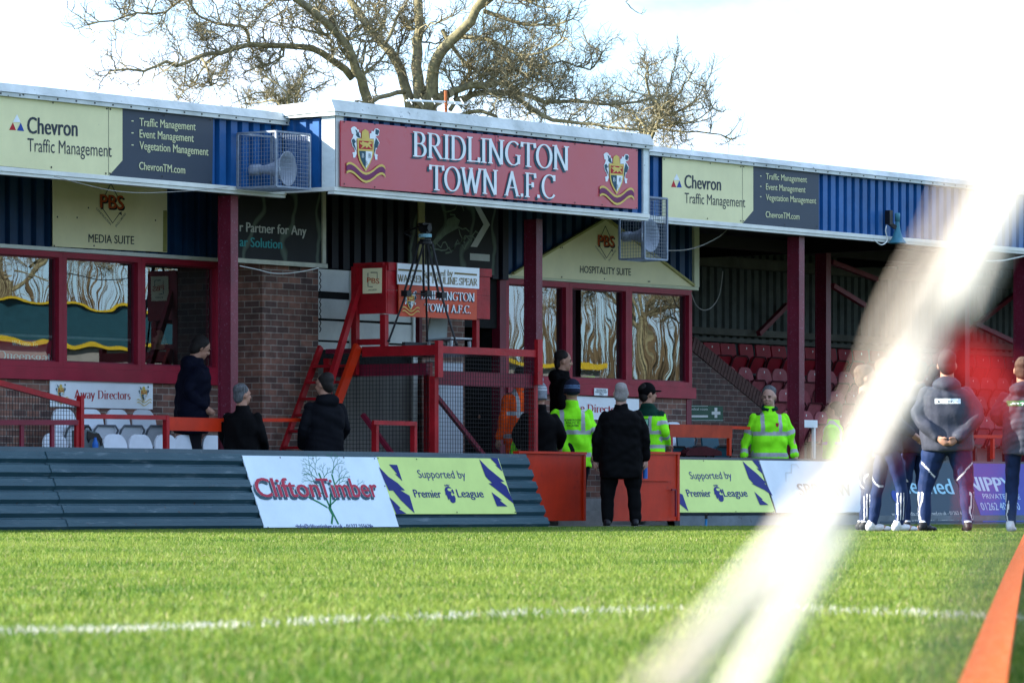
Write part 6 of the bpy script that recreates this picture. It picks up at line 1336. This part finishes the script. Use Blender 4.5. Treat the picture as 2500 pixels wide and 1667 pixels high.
tr_.limb(L_([(520,-30),(441,0),(404,31),(336,34),(278,48),(217,61)], -2), .035, .012, .8, .75)
tr_.limb(L_([(608,109),(600,66),(547,61),(489,41),(455,-5)], -1.5), .04, .016, .9, .9)
tr_.limb(L_([(489,136),(510,175),(515,205),(530,200)], -1), .03, .012, .8, .7)
tr_.limb(L_([(545,125),(500,160),(470,205),(440,235)], .5), .028, .01, .9, .6)
tr_.limb(L_([(693,114),(690,140),(640,160),(600,175)], -1), .025, .01, .9, .55)
tr_.limb(L_([(1126,89),(1207,101),(1263,133),(1324,130),(1370,95)], -1.5), .045, .014, 1.0, 1.0)
tr_.limb(L_([(1078,73),(1126,141),(1162,174),(1215,206),(1290,190)], .8), .05, .016, .9, 1.0)
tr_.limb(L_([(1094,232),(1150,210),(1243,206),(1263,238),(1324,283),(1385,299),(1486,310),(1560,318)], -1.5), .085, .02, .9, 1.1, .1)
tr_.limb(L_([(1110,250),(1134,238),(1183,226),(1284,230),(1324,250),(1405,246),(1506,258),(1587,240)], 1), .08, .02, .95, 1.2, .1)
tr_.limb(L_([(1179,28),(1255,52),(1300,65),(1344,61),(1395,48)], -1), .05, .014, .9, .8)
tr_.limb(L_([(1160,30),(1220,-10),(1290,5),(1330,20)], -1), .04, .014, .9, .8)
tr_.limb(L_([(1102,270),(1118,226),(1142,182),(1183,170),(1260,175),(1330,200)], 1), .05, .015, .9, 1.0)
tr_.limb(L_([(1120,285),(1150,272),(1190,276),(1220,300)], -.5), .05, .03, .5, .6)
tr_.limb(L_([(1263,133),(1300,160),(1370,150),(1440,170),(1470,130)], .5), .03, .012, 1.0, .9)
tr_.limb(L_([(940,110),(960,60),(985,20),(1005,-20)], .5), .04, .016, .8, .9)
tr_.limb(L_([(880,190),(930,150),(950,120)], .5), .035, .015, .9, .8)
tr_.limb(L_([(822,82),(800,30),(760,-10)], .5), .04, .018, .9, .9)
tr_.limb(L_([(700,-40),(650,20),(610,55)], .8), .035, .012, .9, .8)
tr_.limb(L_([(1560,-30),(1530,5),(1545,20),(1558,32)], 0), .02, .007, .5, .28)
main_tree = tr_.done('bare_tree', Vector((base.x,base.y,0)), 'big bare lichen covered tree with many stems rising behind the gantry')
def fan(seed, T, px, r0, fans, label, l1):
    t2 = Tree(seed); b = at(px[0], px[1]+60, T); t2.limb([Vector((b.x,b.y,0)), Vector((b.x,b.y,2)), b], r0*1.6, r0, 0, 1)
    for f in fans: t2.limb([b]+[at(x, y, T+random.uniform(-1,1)) for x, y in f], r0*.6, .010, .52, l1, .2)
    return t2.done('bare_tree', Vector((b.x,b.y,0)), label)
fan(5, 95.0, (1568,330), .08, [[(1585,305),(1612,280),(1625,240),(1640,180),(1650,150)], [(1600,292),(1660,270),(1700,240),(1730,190)], [(1610,282),(1590,230),(1575,180),(1580,160)], [(1590,310),(1640,318),(1700,325),(1760,330),(1785,340)], [(1600,292),(1650,240),(1690,180)], [(1600,312),(1680,300),(1740,265)], [(1575,310),(1530,270),(1480,240)]], 'smaller bare tree spreading above the roof right of the gantry', .85)
fan(8, 100.0, (700,262), .06, [[(690,240),(650,225),(600,235),(570,252)], [(710,235),(700,195),(690,170)], [(730,240),(770,215),(790,205)], [(680,250),(630,252),(590,256)], [(720,245),(740,200),(735,185)], [(700,230),(660,195),(640,190)]], 'low bare tree top showing above the left roof beside the gantry', .7)
# ================================================================= beyond the pitch, seen in the window reflections
for i, (x, y, s, rz) in enumerate(((88,-30,.95,.4),(97,-36,1.1,1.9),(106,-29,.9,3.0),(116,-35,1.05,4.2),(126,-30,.95,5.3),(137,-37,1.15,.9),(148,-31,1.0,2.4))):
    c = copy_tree(main_tree); c.location = (x, y, 0); c.scale = (s,s,s); c.rotation_euler = (0,0,rz); tag(c, f'bare tree across the pitch, number {i+1} along the far touchline' if 0 else 'bare tree standing in the row across the pitch, seen only in the window glass', 'tree', 'bare trees across the pitch')
ops = thing('opposite_stand', (105,-17,0), 'low dark teal stand with yellow trims across the pitch, seen reflected in the windows', 'stand')
m = MB(); m.box(84, 111, -22, -16, 4.85, 5.85); m.build('roof_fascia', M('teal_fascia_paint', (.012,.05,.065), .5), ops)
m = MB(); m.box(83.9, 111.1, -22.1, -15.9, 5.852, 5.91); m.box(83.9, 124, -15.99, -15.8, 4.72, 4.84); m.build('yellow_trim', M('yellow_trim_paint', (.42,.29,.015), .5), ops)
m = MB(); m.box(84, 124, -21.9, -16.1, 0, 4.71); m.build('white_wall', M('grey_white_wall', (.20,.19,.17), .7, .25, .8), ops)
ms = MB(); rs_ = random.Random(4)
for i in range(9500):
    x = rs_.uniform(70, 170); y = rs_.uniform(-46,-25); h = 2.5+7.5*rs_.random()**1.8; dx = rs_.gauss(0,.8); w_ = rs_.uniform(.010,.034)
    ms.poly([(x-w_,y,0),(x+w_,y+.05,0),(x+dx*.5+w_*.6,y+.05,h*.6),(x+dx,y,h),(x+dx*.5-w_*.6,y,h*.6)])
o = ms.build('brown_scrub', M('brown_scrub_twigs', (.075,.05,.026), .9, .5, .6, rgb2=(.14,.10,.05))); tag(o, kind='stuff')
# ================================================================= grass
def inside_line(px, pts):  # helper left for clarity
    return False
rg = np.random.RandomState(2)
line_px = [(-200,1560),(0,1549),(250,1541),(520,1527),(800,1513),(1060,1506),(1300,1496),(1620,1489),(1900,1490),(2240,1499),(2440,1506),(2700,1515)]
lpts = np.array([[*G(x, y+16).xy] for x, y in line_px])
def dist_poly(q):
    d = np.full(len(q), 1e9)
    for a, b in zip(lpts[:-1], lpts[1:]):
        ab = b-a; u = np.clip(((q-a)@ab)/(ab@ab), 0, 1); d = np.minimum(d, np.linalg.norm(q-(a+u[:,None]*ab), axis=1))
    return d
def vnoise(x, y, s):
    return (np.sin(x*s*1.3+1.7*np.sin(y*s*.9))+np.sin(y*s*1.7+1.3*np.sin(x*s*1.1+2))+np.sin((x+y)*s*.8+2.1*np.sin((x-y)*s*.7)))/3
V, Fc, COL = [], [], []; base_i = 0
def blades(t0, t1, dens, w0, hm, near):
    global base_i
    half = .1096*1.18
    area = half*(t1*t1-t0*t0); n = int(area*dens)
    tt = np.sqrt(rg.uniform(t0*t0, t1*t1, n)); u = rg.uniform(-half, half, n)
    x = tt*(SN+u*CS); y = tt*(CS-u*SN); k = (y < 32.72); x, y, tt = x[k], y[k], tt[k]; n = len(x)
    h = hm*rg.uniform(.55,1.25,n)*(1+.25*vnoise(x,y,1.9)); ang = rg.uniform(0, 2*np.pi, n); ln = np.abs(rg.normal(0,.75,n))*h; w_ = w0*rg.uniform(.6,1.3,n)
    la = rg.uniform(0, 2*np.pi, n); dx, dy = np.cos(ang)*w_, np.sin(ang)*w_; lx, ly_ = np.cos(la)*ln, np.sin(la)*ln
    z0 = np.zeros(n); pa = np.stack([x-dx, y-dy, z0], 1); pb = np.stack([x+dx, y+dy, z0], 1); pt = np.stack([x+lx, y+ly_, h], 1)
    mixv = np.clip(.5+.30*vnoise(x,y,.55)+.28*vnoise(x,y,2.7)+.15*vnoise(x+7,y-3,7.3)+rg.normal(0,.30,n), 0, 1)[:,None]
    c = (1-mixv)*np.array([.055,.140,.010])+mixv*np.array([.25,.315,.055])
    dry = rg.rand(n) < np.clip(.05+.16*vnoise(x-4,y+9,.8)*vnoise(x,y,3.1),.02,.3); c[dry] = np.array([.36,.32,.15])*rg.uniform(.7,1.2,(dry.sum(),1))
    d = dist_poly(np.stack([x,y],1)); wp = np.clip(1.2-1.2*np.clip((d-.045)/.05,0,1), 0, 1.2)*(.50+.55*vnoise(x,y,2.3)+.35*vnoise(x,y,9)); pn = rg.rand(n) < wp
    c[pn] = np.array([.66,.64,.58])*rg.uniform(.8,1.1,(pn.sum(),1))
    if near:
        f = .55; bx = (pa+pb)/2; mx_ = bx+(pt-bx)*f; mx_[:,2] = h*.62; ma = mx_-np.stack([dx,dy,z0],1)*.8; mb_ = mx_+np.stack([dx,dy,z0],1)*.8
        vv = np.stack([pa,pb,mb_,ma,pt],1).reshape(-1,3); idx = base_i+np.arange(n)*5
        Fc.append(np.stack([idx,idx+1,idx+2],1)); Fc.append(np.stack([idx,idx+2,idx+3],1)); Fc.append(np.stack([idx+3,idx+2,idx+4],1)); base_i += n*5; COL.append(np.repeat(c,5,axis=0))
    else:
        vv = np.stack([pa,pb,pt],1).reshape(-1,3); idx = base_i+np.arange(n)*3; Fc.append(np.stack([idx,idx+1,idx+2],1)); base_i += n*3; COL.append(np.repeat(c,3,axis=0))
    V.append(vv)
blades(5.2, 10, 7500, .0017, .025, True); blades(10, 18, 4000, .0022, .026, True); blades(18, 32, 1700, .0034, .027, False); blades(32, 66, 640, .0060, .023, False)
V = np.concatenate(V); Fa = np.concatenate(Fc); COL = np.concatenate(COL)
me = bpy.data.meshes.new('grass'); me.vertices.add(len(V)); me.vertices.foreach_set('co', V.ravel()); me.loops.add(Fa.size); me.loops.foreach_set('vertex_index', Fa.ravel().astype(np.int32))
me.polygons.add(len(Fa)); me.polygons.foreach_set('loop_start', np.arange(0, Fa.size, 3, dtype=np.int32)); me.update()
ca = me.color_attributes.new('blade_colour', 'FLOAT_COLOR', 'POINT'); ca.data.foreach_set('color', np.concatenate([COL, np.ones((len(COL),1))],1).ravel().astype(np.float32))
gmat, t_, b_ = nodes('grass_blade'); at_ = t_.nodes.new('ShaderNodeAttribute'); at_.attribute_name = 'blade_colour'; t_.links.new(at_.outputs['Color'], b_.inputs['Base Color']); b_.inputs['Roughness'].default_value = .5; b_.inputs['Specular IOR Level'].default_value = .25
trn = t_.nodes.new('ShaderNodeBsdfTranslucent'); t_.links.new(at_.outputs['Color'], trn.inputs['Color']); mxg = t_.nodes.new('ShaderNodeMixShader'); mxg.inputs[0].default_value = .45
t_.links.new(b_.outputs[0], mxg.inputs[1]); t_.links.new(trn.outputs[0], mxg.inputs[2]); t_.links.new(mxg.outputs[0], t_.nodes['Material Output'].inputs[0])
me.materials.append(gmat); go = bpy.data.objects.new('grass', me); C.objects.link(go); tag(go, kind='stuff')
# orange strap on the grass at the lower right
pts = [G(x, y, .045) for x, y in ((2380,1730),(2398,1667),(2424,1575),(2455,1468),(2475,1400),(2500,1330),(2516,1280))]
m = MB(); vs = []
for i, p in enumerate(pts):
    a, b = pts[max(i-1,0)], pts[min(i+1,len(pts)-1)]; d = (b-a).normalized(); sd = Vector((d.y,-d.x,0)).normalized()*.030
    vs += [p-sd, p+sd, p+sd-Vector((0,0,.012)), p-sd-Vector((0,0,.012))]
n = len(pts); m.add(vs, [(4*i+k, 4*i+(k+1)%4, 4*i+4+(k+1)%4, 4*i+4+k) for i in range(n-1) for k in range(4)])
tag(m.build('orange_strap', spots(M('orange_webbing', (.46,.085,.008), .9, .25, 30, spec=.1), (.72,.42,.25), .58, 90, .8)), 'orange strap lying on the grass at the lower right corner', 'strap')
# ================================================================= goal net cords hanging close to the lens
net = thing('goal_net_cords', at(1750,1760,1.3), 'bunch of pale blurred goal net cords with a red tie, nearest the lens', 'net cords')
net_w = M('white_net_cord', (.84,.78,.68), .8, .08, 60); net_b = M('beige_net_cord', (.68,.57,.46), .8, .1, 60); net_r = M('red_cord', (.55,.02,.02), .7, .1, 40); net_g = M('dark_green_cord', (.03,.05,.045), .8, .1, 40)
TN = 0.92
def cord(nm, px, r, mat_, T=TN, tw=0.0, n=8):
    q = []; pts = [Vector(at(x, y, T+dt)) for x, y, dt in [(p[0], p[1], p[2] if len(p) > 2 else 0) for p in px]]
    for i in range(len(pts)-1):
        p0, p1, p2, p3 = pts[max(i-1,0)], pts[i], pts[i+1], pts[min(i+2,len(pts)-1)]
        for k in range(6): u = k/6; q.append(.5*((2*p1)+(p2-p0)*u+(2*p0-5*p1+4*p2-p3)*u*u+(-p0+3*p1-3*p2+p3)*u**3))
    q.append(pts[-1]); N = len(q)
    rr = r if not isinstance(r, (list, tuple)) else [np.interp(i/(N-1), np.linspace(0,1,len(r)), r) for i in range(N)]
    m = MB(); m.tube(q, [float(v) for v in rr] if isinstance(rr, list) else rr, n); return m.build(nm, mat_, net, True)
RK = TN/1.3*.86
def rk(*a): return [v*RK for v in a]
cord('thick_cord', [(2640,100),(2560,290),(2455,490),(2385,660),(2340,770)], rk(.0052,.0052,.0050,.0036,.0020), net_w)
cord('thick_cord', [(2540,200),(2470,400),(2380,580),(2320,700),(2270,790)], rk(.0030,.0034,.0034,.0026,.0018), net_w)
cord('thick_cord', [(2285,810),(2225,910),(2165,1010),(2105,1120),(2060,1200)], rk(.0014,.0040,.0044,.0038,.0026), net_w)
cord('thick_cord', [(2050,1270),(1985,1380),(1930,1480),(1860,1600),(1775,1760)], rk(.0040,.0046,.0038,.0036,.0038), net_w)
cord('thick_cord', [(2060,1180),(2000,1260),(1950,1330)], rk(.0015,.0040,.0015), net_w)
cord('thick_cord', [(1975,1260),(1900,1350),(1800,1450),(1700,1560)], rk(.0040,.0036,.0024,.0014), net_w)
for i in range(7):
    f = i/6
    L1 = [(2340,330),(2290,531),(2180,744),(2095,957),(1990,1169),(1860,1370),(1690,1541),(1540,1700)]; R1 = [(2520,330),(2440,531),(2290,744),(2200,957),(2080,1169),(1970,1370),(1800,1541),(1670,1700)]
    cord('thin_cord', [(a[0]+(b[0]-a[0])*f+random.uniform(-14,14), a[1]) for a, b in zip(L1, R1)], (.0011+.0004*random.random())*RK*(1 if i else .7), net_b)
cord('thin_cord', [(1960,1310),(1850,1430),(1740,1540),(1600,1700)], .0020*RK, net_b)
for q, r_ in (([(2310,840),(2390,880),(2500,930)], .0030), ([(2340,900),(2420,930),(2480,1000)], .0036), ([(2400,860),(2425,950),(2440,1060)], .0026), ([(2420,960),(2400,1100),(2380,1270)], .0011)): cord('red_tie', q, rk(r_*.4, r_, r_*.4), net_r)
cord('red_tie', [(2075,1190),(2150,1130),(2190,1060)], .0010*RK, net_r)
for k in range(5): cord('dark_cord', [(2430+34*k,1290),(2330+38*k,1450),(2190+44*k,1700)], .0010*RK, net_g)
